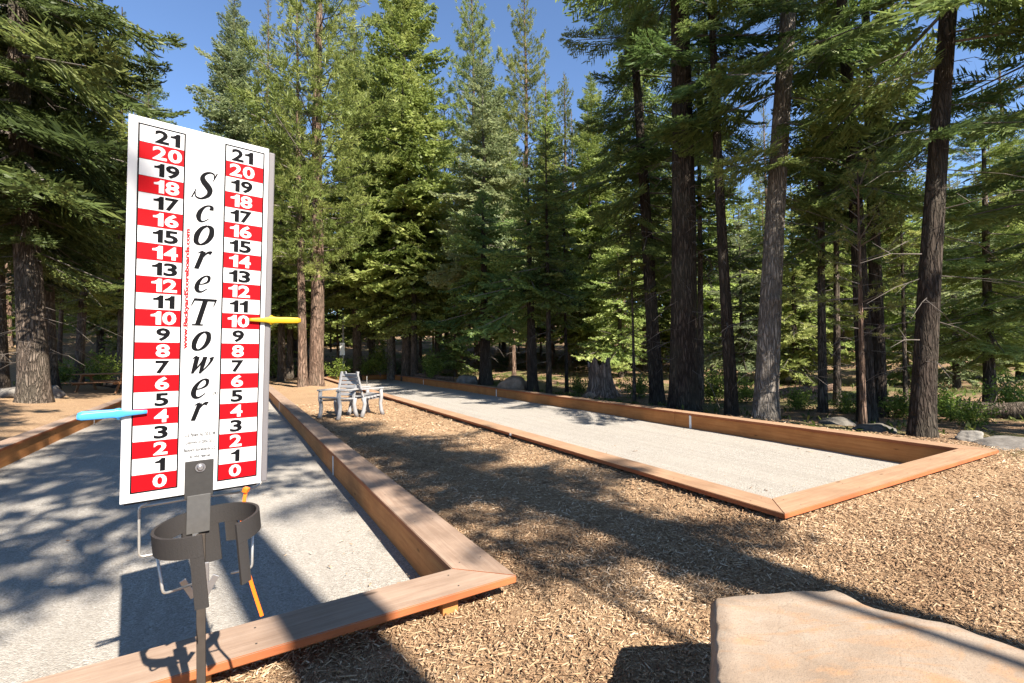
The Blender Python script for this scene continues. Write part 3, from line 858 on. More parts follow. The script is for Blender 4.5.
# ------------------------------------------------------------------ benches
def bench(loc, rz, label):
    root = empty('garden_chair', loc, rz); tag(root, label, 'chair', 'weathered chairs standing back to back')
    m = M['chair_grey']; Lx = .6
    bm = bmesh.new()
    for i in range(6):
        y = .05 + i * .085; box(bm, (0, y, .43 - .012 * math.sin(i * .55) + .012 * i), (Lx, .076, .034), Matrix.Rotation(R(3), 3, 'X'), bevel=.005)
    for x in (-.22, .22): box(bm, (x, .26, .40), (.05, .52, .04), Matrix.Rotation(R(4), 3, 'X'), bevel=.005)
    bm_obj('seat', bm, m, root)
    bm = bmesh.new()
    for i in range(6):
        z = .52 + i * .088; box(bm, (0, -.02 - i * .022, z), (Lx - .04, .028, .072), Matrix.Rotation(R(14), 3, 'X'), bevel=.005)
    for x in (-.26, .26): box(bm, (x, -.065, .74), (.06, .028, .62), Matrix.Rotation(R(14), 3, 'X'), bevel=.005)
    bm_obj('backrest', bm, m, root)
    for x in (-.3, .3):
        bm = bmesh.new(); tube(bm, [(x, .50, 0), (x, .46, .12), (x, .44, .28), (x, .47, .44), (x, .46, .62)], [.055, .044, .042, .044, .04], 8); bm_obj('leg', bm, m, root)
        bm = bmesh.new(); tube(bm, [(x, -.05, 0), (x, 0, .14), (x, .03, .3), (x, .0, .44)], [.055, .046, .044, .046], 8); bm_obj('leg', bm, m, root)
        bm = bmesh.new(); box(bm, (x, .22, .64), (.1, .6, .036), bevel=.009); bm_obj('armrest', bm, m, root)
bc = Vector((-3.75, 11.1)); brz = R(40)   # local +y faces right and away from the lens
def facing(a): return Vector((-math.sin(a), math.cos(a)))
a1_ = R(-42); f1 = facing(a1_)
p = bc + f1 * .12; bench((p.x, p.y, gz(p.x, p.y)), a1_, 'white slatted chair darkened to grey for shade, facing the sunny court, its back towards the lens')
a2_ = a1_ + math.pi + .25; f2 = facing(a2_)
p = bc + f2 * .22 + Vector((-.05, .2)); bench((p.x, p.y, gz(p.x, p.y)), a2_, 'white slatted chair darkened to grey for shade, facing the shaded court behind the scoreboard')

# ------------------------------------------------------------------ picnic table
def picnic(loc, rz):
    root = empty('picnic_table', loc, rz); tag(root, 'brown wooden picnic table in the shade beyond the shaded court', 'picnic table')
    m = M['table_wood']
    bm = bmesh.new()
    for i in range(5): box(bm, (0, -.3 + i * .15, .74), (1.9, .138, .04), bevel=.005)
    bm_obj('table_top', bm, m, root)
    for s in (-1, 1):
        bm = bmesh.new()
        for i in range(2): box(bm, (0, s * (.66 + i * .15), .44), (1.9, .138, .04), bevel=.005)
        bm_obj('seat', bm, m, root)
        bm = bmesh.new()
        for q in (-1, 1): box(bm, (s * .7, q * .38, .36), (.045, .09, .84), Matrix.Rotation(R(28) * q, 3, 'X'), bevel=.004)
        box(bm, (s * .7 + .05, 0, .39), (.045, 1.6, .09), bevel=.004); box(bm, (s * .7 + .05, 0, .69), (.045, .7, .08), bevel=.004)
        bm_obj('trestle', bm, m, root)
picnic((gx(106, 18.6), 18.6, gz(gx(106, 18.6), 18.6) - .02), R(8))

# ------------------------------------------------------------------ boulders, stump, logs
def boulder(name, loc, s, mat, label, seed, cat='boulder', rz=0, group=None):
    r = random.Random(seed); bm = bmesh.new()
    bmesh.ops.create_icosphere(bm, subdivisions=4, radius=1)
    dirs = [Vector((r.gauss(0, 1), r.gauss(0, 1), r.gauss(0, 1))).normalized() for _ in range(16)]
    offs = [r.uniform(.62, .95) for _ in dirs]
    ph = [r.uniform(0, 6.28) for _ in range(6)]
    for v in bm.verts:
        d = v.co.normalized(); k = 1.0
        for dd, o in zip(dirs, offs):
            c = d.dot(dd)
            if c > .01: k = min(k, o / c)
        k += .02 * math.sin(7 * d.x + ph[0]) * math.sin(6 * d.y + ph[1]) + .015 * math.sin(13 * d.z + ph[2] + 5 * d.x) + .012 * math.sin(21 * d.y + ph[3]) * math.sin(17 * d.x)
        v.co = Vector((d.x * s[0], d.y * s[1], d.z * s[2])) * k
    o = bm_obj(name, bm, mat, smooth=True); o.location = (loc[0], loc[1], gz(loc[0], loc[1]) + s[2] * .35 + (loc[2] if len(loc) > 2 else 0)); o.rotation_euler = (0, 0, rz)
    tag(o, label, cat, group)
boulder('boulder', (gx(468, 21.5), 21.5), (.55, .4, .36), M['rock'], 'grey boulder behind the far part of the sunny court', 1)
boulder('boulder', (gx(512, 18.2), 18.2), (.62, .5, .42), M['rock_red'], 'brown boulder behind the sunny court, beside the dark fir trunk', 2)
boulder('boulder', (gx(834, 9.6), 9.6, -.1), (.36, .3, .2), M['rock_dark'], 'small dark boulder at the foot of the two slim trunks by the sunny court', 3)
boulder('boulder', (gx(874, 8.3), 8.3, -.12), (.42, .3, .2), M['rock_dark'], 'low dark boulder between the forked trunks and the big leaning trunk', 4)
boulder('boulder', (gx(966, 7.3), 7.3), (.24, .17, .15), M['rock_pale'], 'pale whitish rock near the corner of the sunny court', 5, 'rock')
boulder('boulder', (gx(1012, 6.9), 6.9, -.08), (.95, .55, .15), M['rock'], 'large flat grey rock by the near right corner of the sunny court', 6, rz=.3)
boulder('boulder', (gx(52, 15.5), 15.5), (.4, .32, .3), M['rock'], 'rounded grey rock beside the base of the biggest shaded trunk', 7)
boulder('boulder', (gx(14, 14.5), 14.5), (.4, .4, .28), M['rock'], 'grey rock in front of the slim dark trunk at the photo edge', 8)
boulder('boulder', (gx(588, 16.6), 16.6), (.28, .22, .18), M['rock_red'], 'small tan rock at the foot of the broken stump', 9)

def stump():
    x, y = gx(601, 17.4), 17.4; r = random.Random(8); bm = bmesh.new(); seg = 40; rings = []
    top = [1.28 + .22 * math.sin(j * .9) * math.sin(j * .37 + 1) + r.uniform(-.05, .08) for j in range(seg)]
    fl = [math.sin(j / seg * 6.28 * 5 + 1) for j in range(seg)]
    for k in range(12):
        t = k / 11; row = []
        for j in range(seg):
            a = j / seg * 6.283
            rad = .40 + .26 * math.exp(-t * 5) * (1 + .5 * fl[j]) + .04 * fl[j] + r.uniform(-.018, .018) - .03 * t
            row.append(bm.verts.new((rad * math.cos(a) - .1 * t, rad * math.sin(a), t * top[j] - .05)))
        rings.append(row)
    for a, b in zip(rings, rings[1:]):
        for j in range(seg): bm.faces.new((a[j], a[(j + 1) % seg], b[(j + 1) % seg], b[j]))
    prev = rings[-1]
    for q, dz in ((.82, -.12), (.5, -.3)):
        cur = [bm.verts.new((v.co.x * q, v.co.y * q, v.co.z + dz + r.uniform(-.06, .06))) for v in rings[-1]]
        for j in range(seg): bm.faces.new((prev[j], prev[(j + 1) % seg], cur[(j + 1) % seg], cur[j]))
        prev = cur
    bm.faces.new(prev)
    o = bm_obj('tree_stump', bm, M['bark_stump'], smooth=True); o.location = (x, y, gz(x, y))
    tag(o, 'broad broken pinkish brown tree stump behind the sunny court', 'stump')
stump()

def log(px0, Y0, px1, Y1, r0, r1, label, mat='bark'):
    a = Vector((gx(px0, Y0), Y0, 0)); b = Vector((gx(px1, Y1), Y1, 0)); r = random.Random(int(px0))
    a.z = gz(a.x, a.y) + r0 * .7; b.z = gz(b.x, b.y) + r1 * .7
    pts = []; rr = []
    for i in range(9):
        t = i / 8; p = a.lerp(b, t); p += Vector((r.uniform(-.03, .03), r.uniform(-.03, .03), r.uniform(-.02, .02))); pts.append(p - a); rr.append((r0 + (r1 - r0) * t) * r.uniform(.92, 1.08))
    bm = bmesh.new(); tube(bm, pts, rr, 12)
    for k in range(4):
        p = pts[2 + k]; tube(bm, [p, p + Vector((r.uniform(-.2, .2), r.uniform(-.2, .1), r.uniform(.15, .4)))], [.03, .01], 6)
    o = bm_obj('fallen_log', bm, M[mat]); o.location = a; tag(o, label, 'log', 'fallen logs on the forest floor')
log(938, 11.0, 1075, 9.6, .19, .24, 'dark fallen log lying past the flat grey rock')
log(415, 27, 452, 23.5, .2, .15, 'pale fallen log behind the far corner of the sunny court', 'bark_pine')
log(296, 31, 334, 30.2, .16, .1, 'slanting fallen log behind the chairs', 'bark_pine')
log(770, 16, 835, 17.5, .16, .13, 'fallen log beyond the two slim trunks', 'bark_pine')
log(88, 22, 140, 19.5, .2, .16, 'fallen log in the shade beyond the picnic table')

# notice on a pole
def notice():
    x, y = gx(343, 29), 29.0; z = gz(x, y)
    root = empty('notice_post', (x, y, z)); tag(root, 'slim grey post carrying a blank white notice, behind the chairs', 'notice post')
    bm = bmesh.new(); tube(bm, [(0, 0, -.2), (0, 0, 1.5), (.03, 0, 3.9)], [.06, .055, .045], 10); bm_obj('post', bm, M['pole_grey'], root)
    bm = bmesh.new(); box(bm, (-.02, -.08, 1.72), (.3, .02, .75), bevel=.004); bm_obj('notice', bm, M['white_paint'], root)
notice()
def stake():
    x, y = gx(366.5, 19.5), 19.5
    root = empty('marker_stake', (x, y, GRAVEL)); tag(root, 'thin dark stake standing in the far end of the sunny court', 'stake')
    bm = bmesh.new(); tube(bm, [(0, 0, -.05), (.0, 0, .68)], [.011, .010], 8); tube(bm, [(0, 0, .68), (0, 0, .70)], [.02, .018], 8); bm_obj('rod', bm, M['pole_grey'], root)
stake()

# ------------------------------------------------------------------ trees
def rhomb(p, d, L, w, nrm):
    n = np.cross(nrm, d); n = n / (np.linalg.norm(n) + 1e-9)
    return [p, p + d * L * .42 + n * w * .5, p + d * L, p + d * L * .42 - n * w * .5]
def rv(r, k): return r.randn(3) * k
def unit(v): return v / (np.linalg.norm(v) + 1e-9)

def fir_template(seed, n2, n3, w2, w3):
    r = np.random.RandomState(seed); q = []
    for i in range(n2):
        t = .08 + .9 * i / (n2 - 1)
        for side in (1, -1):
            l = (.40 * (1 - t) ** .75 + .06) * r.uniform(.65, 1.25)
            if t < .25: l *= t / .25
            if r.rand() < .06 or l < .03: continue
            a = side * R(r.uniform(42, 66)); d = unit(np.array([math.cos(a), math.sin(a), r.uniform(-.28, .06)]))
            b = np.array([t, 0, 0.0]); up_n = unit(np.array([0, 0, 1.]) + rv(r, .8))
            q.append(rhomb(b, d, l, w2, up_n))
            for j in range(n3):
                s = .18 + .72 * j / max(1, n3 - 1)
                for s2 in (1, -1):
                    tl = .46 * l * (1.05 - s * .55) * r.uniform(.7, 1.25)
                    a2 = a + s2 * R(r.uniform(32, 58)); d2 = unit(np.array([math.cos(a2), math.sin(a2), d[2] + r.uniform(-.35, .4)]))
                    q.append(rhomb(b + d * l * s, d2, tl, w3, unit(np.array([0, 0, .8]) + rv(r, 1.1))))
    for k in range(3):
        q.append(rhomb(np.array([.88, 0, 0]), unit(np.array([1, r.uniform(-.3, .3), r.uniform(-.1, .15)])), .14, w2, unit(np.array([0, 0, 1.]) + rv(r, .3))))
    return np.array(q).reshape(-1, 3)
def pine_template(seed, ntuft, nb, wl):
    r = np.random.RandomState(seed); q = []
    for i in range(ntuft):
        t = 1.0 if i == 0 else r.uniform(.35, 1.0)
        side = r.choice([-1, 1]); off = 0 if i == 0 else r.uniform(.05, .3) * (1.1 - .6 * t)
        b = np.array([t - off * .1, side * off, r.uniform(-.02, .1)])
        ax = unit(np.array([1, side * off * 3, .45 + r.uniform(-.2, .3)]))
        for j in range(nb):
            d = unit(ax * r.uniform(.25, 1.1) + unit(rv(r, 1)) * .95)
            q.append(rhomb(b - ax * r.uniform(0, .07), d, r.uniform(.055, .115), wl, unit(rv(r, 1))))
    return np.array(q).reshape(-1, 3)
FIR = {k: [fir_template(10 * i + k, *p) for i in range(4)] for k, p in {0: (10, 2, .06, .08), 1: (16, 3, .042, .052), 2: (22, 4, .026, .034), 3: (30, 6, .014, .017)}.items()}
PIN = {k: [pine_template(50 + 10 * i + k, *p) for i in range(4)] for k, p in {0: (8, 15, .034), 1: (17, 30, .0115), 2: (15, 28, .012), 3: (15, 28, .012)}.items()}

def make_crown(name, H, cb, Rm, kind, leaf, seed, lod=1, lean=0.0, dens=1.0, droop=.16, dead=True, shape=.8, gap=.12, td=.3, nlev=None):
    r = np.random.RandomState(seed)
    V = []; MI = []; T = []
    def trunk_xy(z): return np.array([lean * z + .012 * H * .1 * math.sin(z * .5 + seed), .012 * H * .1 * math.cos(z * .4 + seed)])
    step = (.30 if kind == 'fir' else .42) / dens
    z = cb
    ga = r.uniform(0, 6.28)
    sticks = []
    while z < H - .15:
        h = (z - cb) / (H - cb)
        Rz = Rm * ((1 - h) ** shape) * (min(1, .55 + h * 3.2)) + .12
        nb = (4 if kind == 'fir' else 3)
        clump = .75 + .5 * r.rand()
        for k in range(nb):
            ga += 2.4 + r.uniform(-.35, .35)
            if r.rand() < gap: continue
            L = Rz * r.uniform(.62, 1.15) * clump
            if r.rand() < .07: L *= 1.25
            L = max(L, .18)
            if kind == 'fir': el = R(-18 + 52 * h ** 1.3 + r.uniform(-9, 9))
            else: el = R(-2 + 52 * h ** 1.2 + r.uniform(-12, 14))
            Tm = (FIR if kind == 'fir' else PIN)[lod][r.randint(4)]
            P = Tm.copy()
            tl = 1.0
            if L < 1.2 and kind == 'fir': P[:, 1] *= 1.15
            P *= L
            x = P[:, 0] / L
            if kind == 'fir': P[:, 2] += L * (-droop * 1.6 * x ** 1.6 + droop * 1.25 * x ** 3.5)
            else: P[:, 2] += L * (.16 * x ** 2)
            rol = r.uniform(-.5, .5); cr_, sr_ = math.cos(rol), math.sin(rol)
            y, zz_ = P[:, 1] * cr_ - P[:, 2] * sr_, P[:, 1] * sr_ + P[:, 2] * cr_
            ce, se = math.cos(el), math.sin(el)
            xx = P[:, 0] * ce - zz_ * se; zz_ = P[:, 0] * se + zz_ * ce
            ca, sa = math.cos(ga), math.sin(ga)
            o = trunk_xy(z)
            zb = z + r.uniform(-.5, .5) * step
            P = np.stack([xx * ca - y * sa + o[0], xx * sa + y * ca + o[1], zz_ + zb], 1)
            V.append(P); n = len(P) // 4
            tb = np.clip(r.normal(.5, .2), 0, 1)
            T.append(np.clip(tb + r.randn(n) * .16, 0, 1)); MI.append(np.zeros(n, int))
            # limb
            e = np.array([ca * ce, sa * ce, se]); rad = .010 * L + .006
            sticks.append((np.array([o[0], o[1], zb]), np.array([o[0], o[1], zb]) + e * L * .8 + np.array([0, 0, -droop * .8 * L * .6 if kind == 'fir' else .08 * L]), rad))
        z += step * (.8 + .4 * r.rand()) * (1.0 if h < .7 else .8)
    if dead:
        zz0 = 1.2
        while zz0 < cb + .25 * (H - cb):
            for k in range(2):
                ga += 2.4 + r.uniform(-.6, .6); L = Rm * r.uniform(.2, .6)
                o = trunk_xy(zz0); p0 = np.array([o[0], o[1], zz0]); e = np.array([math.cos(ga), math.sin(ga), r.uniform(-.5, .05)])
                p1 = p0 + e * L * .6; p2 = p1 + (e + np.array([r.uniform(-.4, .4), r.uniform(-.4, .4), -.35])) * L * .4
                sticks += [(p0, p1, .011), (p1, p2, .007)]
                for q in range(2):
                    m0 = p0 + (p1 - p0) * r.uniform(.4, 1); sticks.append((m0, m0 + unit(e + rv(r, .6)) * L * .3, .005))
            zz0 += .35
    S = []
    for p0, p1, rad in sticks:
        d = unit(p1 - p0); a = unit(np.cross(d, [0, 0, 1.]) + 1e-6); b = np.cross(d, a)
        c0 = [p0 + (a * math.cos(t) + b * math.sin(t)) * rad for t in (0, 2.094, 4.189)]; c1 = [p1 + (a * math.cos(t) + b * math.sin(t)) * rad * .35 for t in (0, 2.094, 4.189)]
        for j in range(3): S += [c0[j], c0[(j + 1) % 3], c1[(j + 1) % 3], c1[j]]
    ns = len(S) // 4
    if ns: V.append(np.array(S)); MI.append(np.ones(ns, int)); T.append(np.zeros(ns))
    V = np.concatenate(V); n = len(V) // 4
    return np_mesh(name, V, np.arange(n * 4).reshape(-1, 4), [M[leaf], M['stick']], np.concatenate(MI), np.concatenate(T))

def make_trunk(H, d, lean, seed, bark, flare=.45):
    r = np.random.RandomState(seed + 7); seg = 18 if d > .25 else 10; zs = np.concatenate([[-.5, 0, .12, .3, .6], np.linspace(1.1, H, 14)])
    V = []
    fl = r.rand(seg)
    for z in zs:
        rad = d / 2 * (1 - .92 * max(z, 0) / H) + .008
        if d <= .0: rad = .01
        t = d / 2 * flare * math.exp(-max(z, 0) / .35)
        ox = lean * z + .0012 * H * math.sin(z * .5 + seed); oy = .0012 * H * math.cos(z * .4 + seed)
        for j in range(seg):
            a = j / seg * 6.283; rr_ = rad * (1 + .05 * math.sin(3 * a + seed) + r.uniform(-.03, .03)) + t * (.25 + .6 * fl[j])
            V.append((rr_ * math.cos(a) + ox, rr_ * math.sin(a) + oy, z))
    Q = []
    for i in range(len(zs) - 1):
        for j in range(seg): Q.append((i * seg + j, i * seg + (j + 1) % seg, (i + 1) * seg + (j + 1) % seg, (i + 1) * seg + j))
    return np_mesh('trunk', V, Q, [M[bark]], smooth=True)

def place_tree(name, x, y, label, trunk_me, crown_me, rz=0, s=1.0, cat='tree', group=None):
    root = empty(name, (x, y, gz(x, y)), rz); root.scale = (s, s, s)
    tag(root, label, cat, group)
    link(bpy.data.objects.new('trunk', trunk_me), root); link(bpy.data.objects.new('crown', crown_me), root)
    return root
_seed = [100]
def tree(px, Y, d, lean, H, cb, Rm, kind, leaf, label, lod=1, x=None, rz=0, group=None, name=None, bark=None, **kw):
    _seed[0] += 1; s = _seed[0]
    if 200 < px < 600 and Y > 20 and x is None: Rm *= 1.32; kw.setdefault('shape', .7)
    x = gx(px, Y) if x is None else x
    bark = bark or ('bark_pine' if kind == 'pine' else 'bark')
    nm = name or ('pine_tree' if kind == 'pine' else 'fir_tree')
    return place_tree(nm, x, Y, label, make_trunk(H, d, lean, s, bark), make_crown('crown', H, cb, Rm, kind, leaf, s, lod, lean, td=d, **kw), rz, group=group)

# left: the shaded giant and its neighbours
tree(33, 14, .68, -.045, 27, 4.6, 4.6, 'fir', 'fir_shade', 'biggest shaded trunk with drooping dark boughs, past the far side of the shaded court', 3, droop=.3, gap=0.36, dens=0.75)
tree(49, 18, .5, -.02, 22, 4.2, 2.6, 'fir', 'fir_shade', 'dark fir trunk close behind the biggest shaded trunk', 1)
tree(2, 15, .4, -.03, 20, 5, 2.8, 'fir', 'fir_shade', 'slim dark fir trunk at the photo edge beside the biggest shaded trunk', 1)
tree(79, 20, .32, .05, 16, 3.4, 2.1, 'fir', 'fir', 'slender leaning fir trunk behind the picnic table', 1, gap=.25)
tree(59, 24, .2, .03, 13, 3.6, 1.7, 'fir', 'fir', 'thin young fir between the shaded trunks and the leaning slender fir', 1)
tree(121, 25, .4, .0, 20, 4, 2.7, 'fir', 'fir', 'sunlit fir half hidden behind the scoreboard edge', 1)
tree(150, 31, .4, .0, 21.5, 2.5, 2.9, 'fir', 'fir_pale', 'pale sunlit fir top showing above the scoreboard corner', 1)
tree(100, 30, .4, .0, 17, 2, 2.9, 'fir', 'fir', 'bushy fir filling the gap behind the picnic table', 1)
# centre left: sunlit group
tree(231, 31, .5, .01, 25.0, 2.5, 3.2, 'fir', 'fir_pale', 'pointed silvery green fir rising against the sky above the scoreboard', 1, gap=.06)
tree(264, 34, .45, .016, 27, 5, 2.4, 'pine', 'pine', 'olive pine beside the pointed silvery fir above the scoreboard', 1, gap=.05, dens=1.1)
tree(290, 29, .4, .01, 18, 3.2, 2.8, 'fir', 'fir_bright', 'yellow green fir behind the twin pinkish pine trunks', 1, gap=.06)
tree(316, 21.5, .62, .012, 29, 5.2, 3.0, 'pine', 'pine', 'tall olive pine, the stouter of the twin pinkish trunks', 1, gap=.06, dens=1.15, dead=False)
tree(302, 20.8, .38, -.01, 17, 4.8, 2.0, 'pine', 'pine', 'slimmer of the twin pinkish pine trunks behind the yellow peg', 1, dead=False)
tree(281, 27, .42, .0, 15, 3.6, 2.3, 'fir', 'fir', 'fir trunk just past the scoreboard edge in the shade', 1)
tree(357, 29.5, .55, .0, 22, 5.2, 3.0, 'fir', 'fir_bright', 'bright layered fir behind the white notice', 1, gap=.06)
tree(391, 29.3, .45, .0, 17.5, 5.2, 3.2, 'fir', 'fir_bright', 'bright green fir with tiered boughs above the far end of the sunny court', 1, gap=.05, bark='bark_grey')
tree(407, 28, .55, .0, 26.5, 3.2, 3.2, 'fir', 'fir', 'tall dense dark green fir against the sky, left of the sky gap', 1, gap=.05, dens=1.15)
tree(372, 34, .45, .0, 24, 3.2, 2.8, 'fir', 'fir', 'mid green fir beside the tall dense dark fir', 1)
tree(414, 27, .42, .0, 10, 5.0, 1.3, 'fir', 'fir', 'dark straight trunk behind the far right corner of the sunny court', 1)
tree(437, 33, .4, .0, 19, 3.5, 2.3, 'fir', 'fir', 'fir in the dip below the sky gap', 1)
# centre: round the sky gap
tree(486, 25, .36, .0, 17.0, 4.6, 2.4, 'fir', 'fir_pale', 'bluish pale fir with a bare white trunk stretch', 1, gap=.08, bark='bark_grey')
tree(477, 36, .5, .0, 30, 7, 3.5, 'pine', 'pine', 'olive pine top behind the bluish pale fir', 1, gap=0.06, dens=1.4)
tree(529, 36, .5, .004, 30, 7, 3.1, 'pine', 'pine', 'tall open pine standing alone in the sky gap', 1, gap=0.12, dens=1.4)
tree(569, 32, .4, .0, 20, 3, 2.6, 'pine', 'pine', 'short rounded pine top at the right of the sky gap', 1, dens=1.3)
tree(512, 30, .4, .0, 13.5, 2.6, 2.2, 'fir', 'fir', 'fir below the tall open pine', 1)
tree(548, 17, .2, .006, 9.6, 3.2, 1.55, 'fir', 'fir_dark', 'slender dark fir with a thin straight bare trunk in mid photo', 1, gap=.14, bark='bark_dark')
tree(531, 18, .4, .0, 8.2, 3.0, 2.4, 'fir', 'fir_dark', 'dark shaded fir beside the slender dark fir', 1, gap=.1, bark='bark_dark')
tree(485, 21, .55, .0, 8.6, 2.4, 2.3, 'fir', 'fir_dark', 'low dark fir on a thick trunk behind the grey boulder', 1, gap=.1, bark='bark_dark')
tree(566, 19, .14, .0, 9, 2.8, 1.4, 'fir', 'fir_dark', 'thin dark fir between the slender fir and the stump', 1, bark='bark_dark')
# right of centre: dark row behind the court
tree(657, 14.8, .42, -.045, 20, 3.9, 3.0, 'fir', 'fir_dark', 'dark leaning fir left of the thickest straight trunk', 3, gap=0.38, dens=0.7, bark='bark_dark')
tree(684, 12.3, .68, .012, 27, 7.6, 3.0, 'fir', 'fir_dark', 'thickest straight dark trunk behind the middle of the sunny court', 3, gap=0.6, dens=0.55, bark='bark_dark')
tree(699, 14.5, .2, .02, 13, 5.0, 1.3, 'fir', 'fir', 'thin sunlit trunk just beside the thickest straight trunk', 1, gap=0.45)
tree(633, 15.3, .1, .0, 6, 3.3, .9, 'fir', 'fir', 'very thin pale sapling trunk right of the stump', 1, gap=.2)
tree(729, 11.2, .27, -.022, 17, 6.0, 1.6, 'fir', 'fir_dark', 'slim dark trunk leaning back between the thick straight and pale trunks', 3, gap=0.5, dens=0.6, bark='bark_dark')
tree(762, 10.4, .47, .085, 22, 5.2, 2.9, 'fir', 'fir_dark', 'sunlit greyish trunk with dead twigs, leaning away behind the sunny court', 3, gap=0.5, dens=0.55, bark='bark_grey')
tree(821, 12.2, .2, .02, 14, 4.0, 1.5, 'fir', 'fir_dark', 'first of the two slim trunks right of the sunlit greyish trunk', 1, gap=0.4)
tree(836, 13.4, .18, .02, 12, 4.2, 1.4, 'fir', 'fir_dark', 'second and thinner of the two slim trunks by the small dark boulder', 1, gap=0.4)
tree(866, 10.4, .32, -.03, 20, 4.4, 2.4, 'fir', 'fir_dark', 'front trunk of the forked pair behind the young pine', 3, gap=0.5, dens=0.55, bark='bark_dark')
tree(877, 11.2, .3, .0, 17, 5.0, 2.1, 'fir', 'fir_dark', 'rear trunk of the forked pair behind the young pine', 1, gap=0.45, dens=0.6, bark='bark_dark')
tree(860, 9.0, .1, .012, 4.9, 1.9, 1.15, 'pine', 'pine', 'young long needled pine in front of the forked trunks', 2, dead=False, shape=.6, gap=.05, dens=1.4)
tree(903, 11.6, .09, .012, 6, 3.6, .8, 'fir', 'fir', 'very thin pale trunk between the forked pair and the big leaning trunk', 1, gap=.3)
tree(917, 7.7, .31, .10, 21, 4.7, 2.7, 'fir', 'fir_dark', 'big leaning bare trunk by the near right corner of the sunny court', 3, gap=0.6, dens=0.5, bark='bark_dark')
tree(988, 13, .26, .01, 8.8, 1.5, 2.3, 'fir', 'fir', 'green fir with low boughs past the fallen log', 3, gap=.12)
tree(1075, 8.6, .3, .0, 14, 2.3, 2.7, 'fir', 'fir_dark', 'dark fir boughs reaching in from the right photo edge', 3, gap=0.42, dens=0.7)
# lit firs seen between the dark trunks
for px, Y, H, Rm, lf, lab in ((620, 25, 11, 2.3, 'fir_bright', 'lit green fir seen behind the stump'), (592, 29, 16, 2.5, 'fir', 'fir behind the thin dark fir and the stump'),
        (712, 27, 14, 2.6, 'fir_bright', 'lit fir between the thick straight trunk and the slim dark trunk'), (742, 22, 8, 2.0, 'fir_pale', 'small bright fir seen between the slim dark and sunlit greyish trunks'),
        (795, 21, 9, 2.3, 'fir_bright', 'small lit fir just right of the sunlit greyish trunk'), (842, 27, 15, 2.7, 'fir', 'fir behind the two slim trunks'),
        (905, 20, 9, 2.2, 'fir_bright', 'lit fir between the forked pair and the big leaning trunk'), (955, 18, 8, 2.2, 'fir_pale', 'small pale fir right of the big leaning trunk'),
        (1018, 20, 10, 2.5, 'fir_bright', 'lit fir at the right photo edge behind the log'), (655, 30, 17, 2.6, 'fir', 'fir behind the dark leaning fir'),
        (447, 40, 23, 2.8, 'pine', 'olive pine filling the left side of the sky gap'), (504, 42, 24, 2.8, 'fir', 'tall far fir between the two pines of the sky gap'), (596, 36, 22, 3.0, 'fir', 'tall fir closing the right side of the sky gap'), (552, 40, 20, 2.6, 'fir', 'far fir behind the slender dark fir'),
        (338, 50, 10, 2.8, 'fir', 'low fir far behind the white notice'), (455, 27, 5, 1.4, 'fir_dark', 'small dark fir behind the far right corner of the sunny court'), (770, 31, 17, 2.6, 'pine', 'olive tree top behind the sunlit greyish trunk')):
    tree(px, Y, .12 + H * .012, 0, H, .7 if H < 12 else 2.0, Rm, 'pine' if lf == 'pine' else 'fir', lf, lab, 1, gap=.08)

# the forest behind: shared meshes, one object each
proto = []
for i, (H, cb, Rm, kind, leaf, d) in enumerate(((20, 5.5, 2.4, 'fir', 'fir', .42), (23, 8, 2.5, 'fir', 'fir_dark', .46), (24, 8, 2.2, 'pine', 'pine', .46), (16, 2.6, 2.6, 'fir', 'fir', .3), (11, .6, 2.6, 'fir', 'fir', .2), (26, 10, 2.6, 'fir', 'fir_dark', .5), (15, 6.5, 1.35, 'fir', 'fir', .24), (12, 5.5, 1.2, 'pine', 'pine', .17))):
    proto.append((make_trunk(H, d, 0, 900 + i, 'bark_pine' if i % 2 == 0 or i > 5 else 'bark'), make_crown('crown', H, cb, Rm, kind, leaf, 900 + i, 0, td=d, dens=.9), H))
rb = random.Random(21); spots = []
tries = 0
while len(spots) < 285 and tries < 6000:
    tries += 1
    Y = 26 + 54 * rb.random() ** 1.2; px = rb.uniform(-70, 1100); x = gx(px, Y)
    d = np.array([x, Y]) - B; aa, bb = d @ uR, d @ vR
    if -9 < bb < WR + 2 and aa < LR + 3: continue
    if 425 < px < 575 and rb.random() < .2: continue
    if any((x - a) ** 2 + (Y - b) ** 2 < (1.7 + .03 * Y) ** 2 for a, b, _ in spots): continue
    spots.append((x, Y, px))
for x, Y, px in spots:
    w_ = [1, 1, 1, 1.6, 2.6, .8] if Y > 34 else [.6, .8, .8, 1.2, 3, .5]
    if 425 < px < 585 or px > 690: w_ = [.0, .15, .15, 2.5, 3, .15]      # the sky shows low here
    w_ = list(w_) + [1.2, .8]
    if 330 < px < 645 and Y < 46: w_ = [.2, 0, .2, .6, .5, 0, 4, 3]
    i = rb.choices(range(8), w_)[0]
    t, c, H = proto[i]
    lab = 'slender forest conifer in the crowd of trees far behind the courts'
    place_tree('forest_conifer', x, Y, lab, t, c, rb.uniform(0, 6.28), rb.uniform(.8, 1.15), group='distant conifers behind the courts')

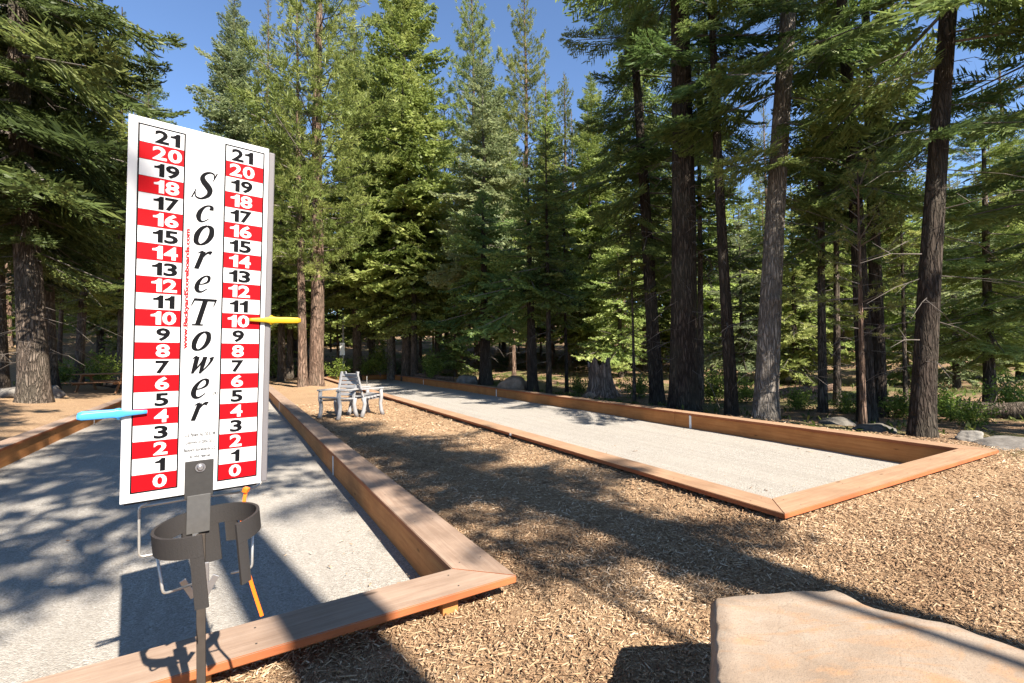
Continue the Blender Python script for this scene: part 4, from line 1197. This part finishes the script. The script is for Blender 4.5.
# trees round and behind the photographer: out of the frame, they throw the shade in it
sH = np.array([SUN_H.x, SUN_H.y]); pH = np.array([-sH[1], sH[0]]) * -1
def back(s, p, d, H, cb, Rm, kind='fir', gap=.2, dens=.8, lean=0, **kw):
    q = sH * s + pH * p
    tree(0, q[1], d, lean, H, cb, Rm, kind, 'fir_dark', 'tall conifer standing behind the photographer', 0, x=q[0], group='conifers behind the photographer', gap=gap, dens=dens, dead=False, **kw)
BACK = [
    (-5.0, .80, .62, 24, 10.0, 2.7, 'fir', .3, .72), (-8.5, -2.3, .4, 24, 11.0, 2.5, 'fir', .25, .75), (-7.5, 3.2, .72, 21, 8.2, 1.5), (-14, 3.1, .3, 27, 15.5, 1.6, 'fir', .25, .7), (-6.3, 2.2, .11, 11, 7.6, .8), (5, -4.3, .5, 28, 6, 3.0), (-9, -4.2, .5, 33, 8.5, 3.3, 'fir', .25, .75), (-13, -7, .5, 34, 8, 3.2, 'fir', .3, .7), (-6, -8.5, .4, 20, 6, 2.6), (-19, .8, .5, 36, 24, 2.4),
    (-2, -11.5, .4, 20, 4, 2.8), (-15, -11, .5, 28, 6, 3.2),
    (-9, 12.3, .5, 24, 9, 2.2), (-13, 17, .5, 26, 9, 2.6),
]
for b_ in BACK: back(*b_)

# ------------------------------------------------------------------ shrubs and undergrowth
def make_shrub(seed, Hs, Rs, n=900, leaf=.07):
    r = np.random.RandomState(seed); V = []; T = []; MI = []
    ns = 16
    for k in range(ns):
        a = r.rand() * 6.28; lean = r.uniform(.05, .85); h = Hs * r.uniform(.55, 1.05)
        tip = np.array([math.cos(a) * Rs * lean, math.sin(a) * Rs * lean, h * (1 - .35 * lean)])
        d0 = unit(tip); aa = unit(np.cross(d0, [0, 0, 1.]) + 1e-6)
        V.append(np.array([aa * .008, tip + aa * .002, tip - aa * .002, -aa * .008])); T.append([0]); MI.append([1])
        for j in range(n // ns):
            t = r.uniform(.25, 1.05); p = tip * t + rv(r, .085 * Hs ** .5); d = unit(unit(rv(r, 1)) + np.array([0, 0, .25]))
            V.append(np.array(rhomb(p, d, leaf * r.uniform(.6, 1.5), leaf * .5, unit(rv(r, 1))))); T.append([np.clip(r.normal(.5, .25), 0, 1)]); MI.append([0])
    V = np.concatenate(V); nq = len(V) // 4
    return np_mesh('foliage', V, np.arange(nq * 4).reshape(-1, 4), [M['shrub'], M['stick']], np.concatenate(MI), np.concatenate(T))
SH = [make_shrub(3, 1.5, 1.0, 1500, .1), make_shrub(4, .9, .8, 1100, .08), make_shrub(5, 2.2, .9, 1700, .11)]
def shrub(px, Y, k, s, label):
    x = gx(px, Y); root = link(bpy.data.objects.new('shrub', SH[k])); root.location = (x, Y, gz(x, Y) - .03); root.scale = (s, s, s); root.rotation_euler = (0, 0, px)
    tag(root, label, 'shrub', 'green shrubs under the trees')
shrub(362, 29.5, 0, 1.15, 'bright green shrub below the white notice')
shrub(380, 29.0, 2, 1.1, 'tall bright shrub in front of the tiered bright fir')
shrub(335, 28.0, 1, 1.5, 'low shrub at the foot of the notice post')
shrub(432, 25.0, 2, .8, 'shrub behind the far right corner of the sunny court')
shrub(578, 18.5, 1, .9, 'low shrub just left of the stump')
shrub(638, 16.5, 1, 1.1, 'low shrub just right of the stump')
shrub(712, 15.5, 0, .9, 'shrub between the thick straight trunk and the slim dark trunk')
shrub(745, 14.5, 1, 1.0, 'low shrub beside the sunlit greyish trunk')
shrub(797, 12.8, 1, .8, 'low shrub left of the two slim trunks')
shrub(846, 11.8, 1, .7, 'small shrub between the second slim trunk and the forked pair')
shrub(894, 11.0, 1, .8, 'low shrub right of the forked pair')
shrub(948, 10.4, 1, .9, 'low shrub right of the big leaning trunk')
shrub(972, 9.3, 1, .7, 'small shrub behind the pale whitish rock')
shrub(1010, 11.5, 0, .8, 'shrub behind the dark fallen log')
shrub(60, 19, 1, 1.3, 'shaded shrub behind the rounded grey rock')
shrub(100, 21, 0, 1.2, 'shaded shrub behind the picnic table')

def undergrowth():
    r = np.random.RandomState(9); n = 15000
    P = np.stack([r.uniform(-20, 22, n), r.uniform(6, 40, n)], 1)
    d = P - B; a, b = d @ uR, d @ vR
    dens = np.sin(P[:, 0] * .9 + 1) * np.sin(P[:, 1] * .8) + .6 * np.sin(P[:, 0] * 2.3 + P[:, 1] * 1.7)
    keep = (((b > WR + 1.1) & (a > 1.0)) | (a > LR + 2) | (b < -11)) & (dens + r.randn(n) * .4 > .15)
    P = P[keep]; n = len(P); k = 4
    C = np.repeat(np.column_stack([P, ground_z(P[:, 0], P[:, 1])]), k, 0); m = len(C)
    C[:, :2] += r.randn(m, 2) * .05
    L = r.uniform(.08, .24, m); az = r.rand(m) * 6.28; el = r.uniform(.35, 1.4, m)
    D = np.stack([np.cos(az) * np.cos(el), np.sin(az) * np.cos(el), np.sin(el)], 1); S = np.stack([-np.sin(az), np.cos(az), np.zeros(m)], 1)
    W = (L * r.uniform(.07, .16, m))[:, None]
    V = np.stack([C, C + D * L[:, None] * .5 + S * W, C + D * L[:, None] - np.array([0, 0, .04]), C + D * L[:, None] * .5 - S * W], 1).reshape(-1, 3)
    o = link(bpy.data.objects.new('undergrowth', np_mesh('undergrowth', V, np.arange(m * 4).reshape(-1, 4), [M['weed']], tint=np.clip(r.normal(.45, .25, m), 0, 1))))
    tag(o, 'low green undergrowth on the forest floor beside the sunny court', kind='stuff')
undergrowth()
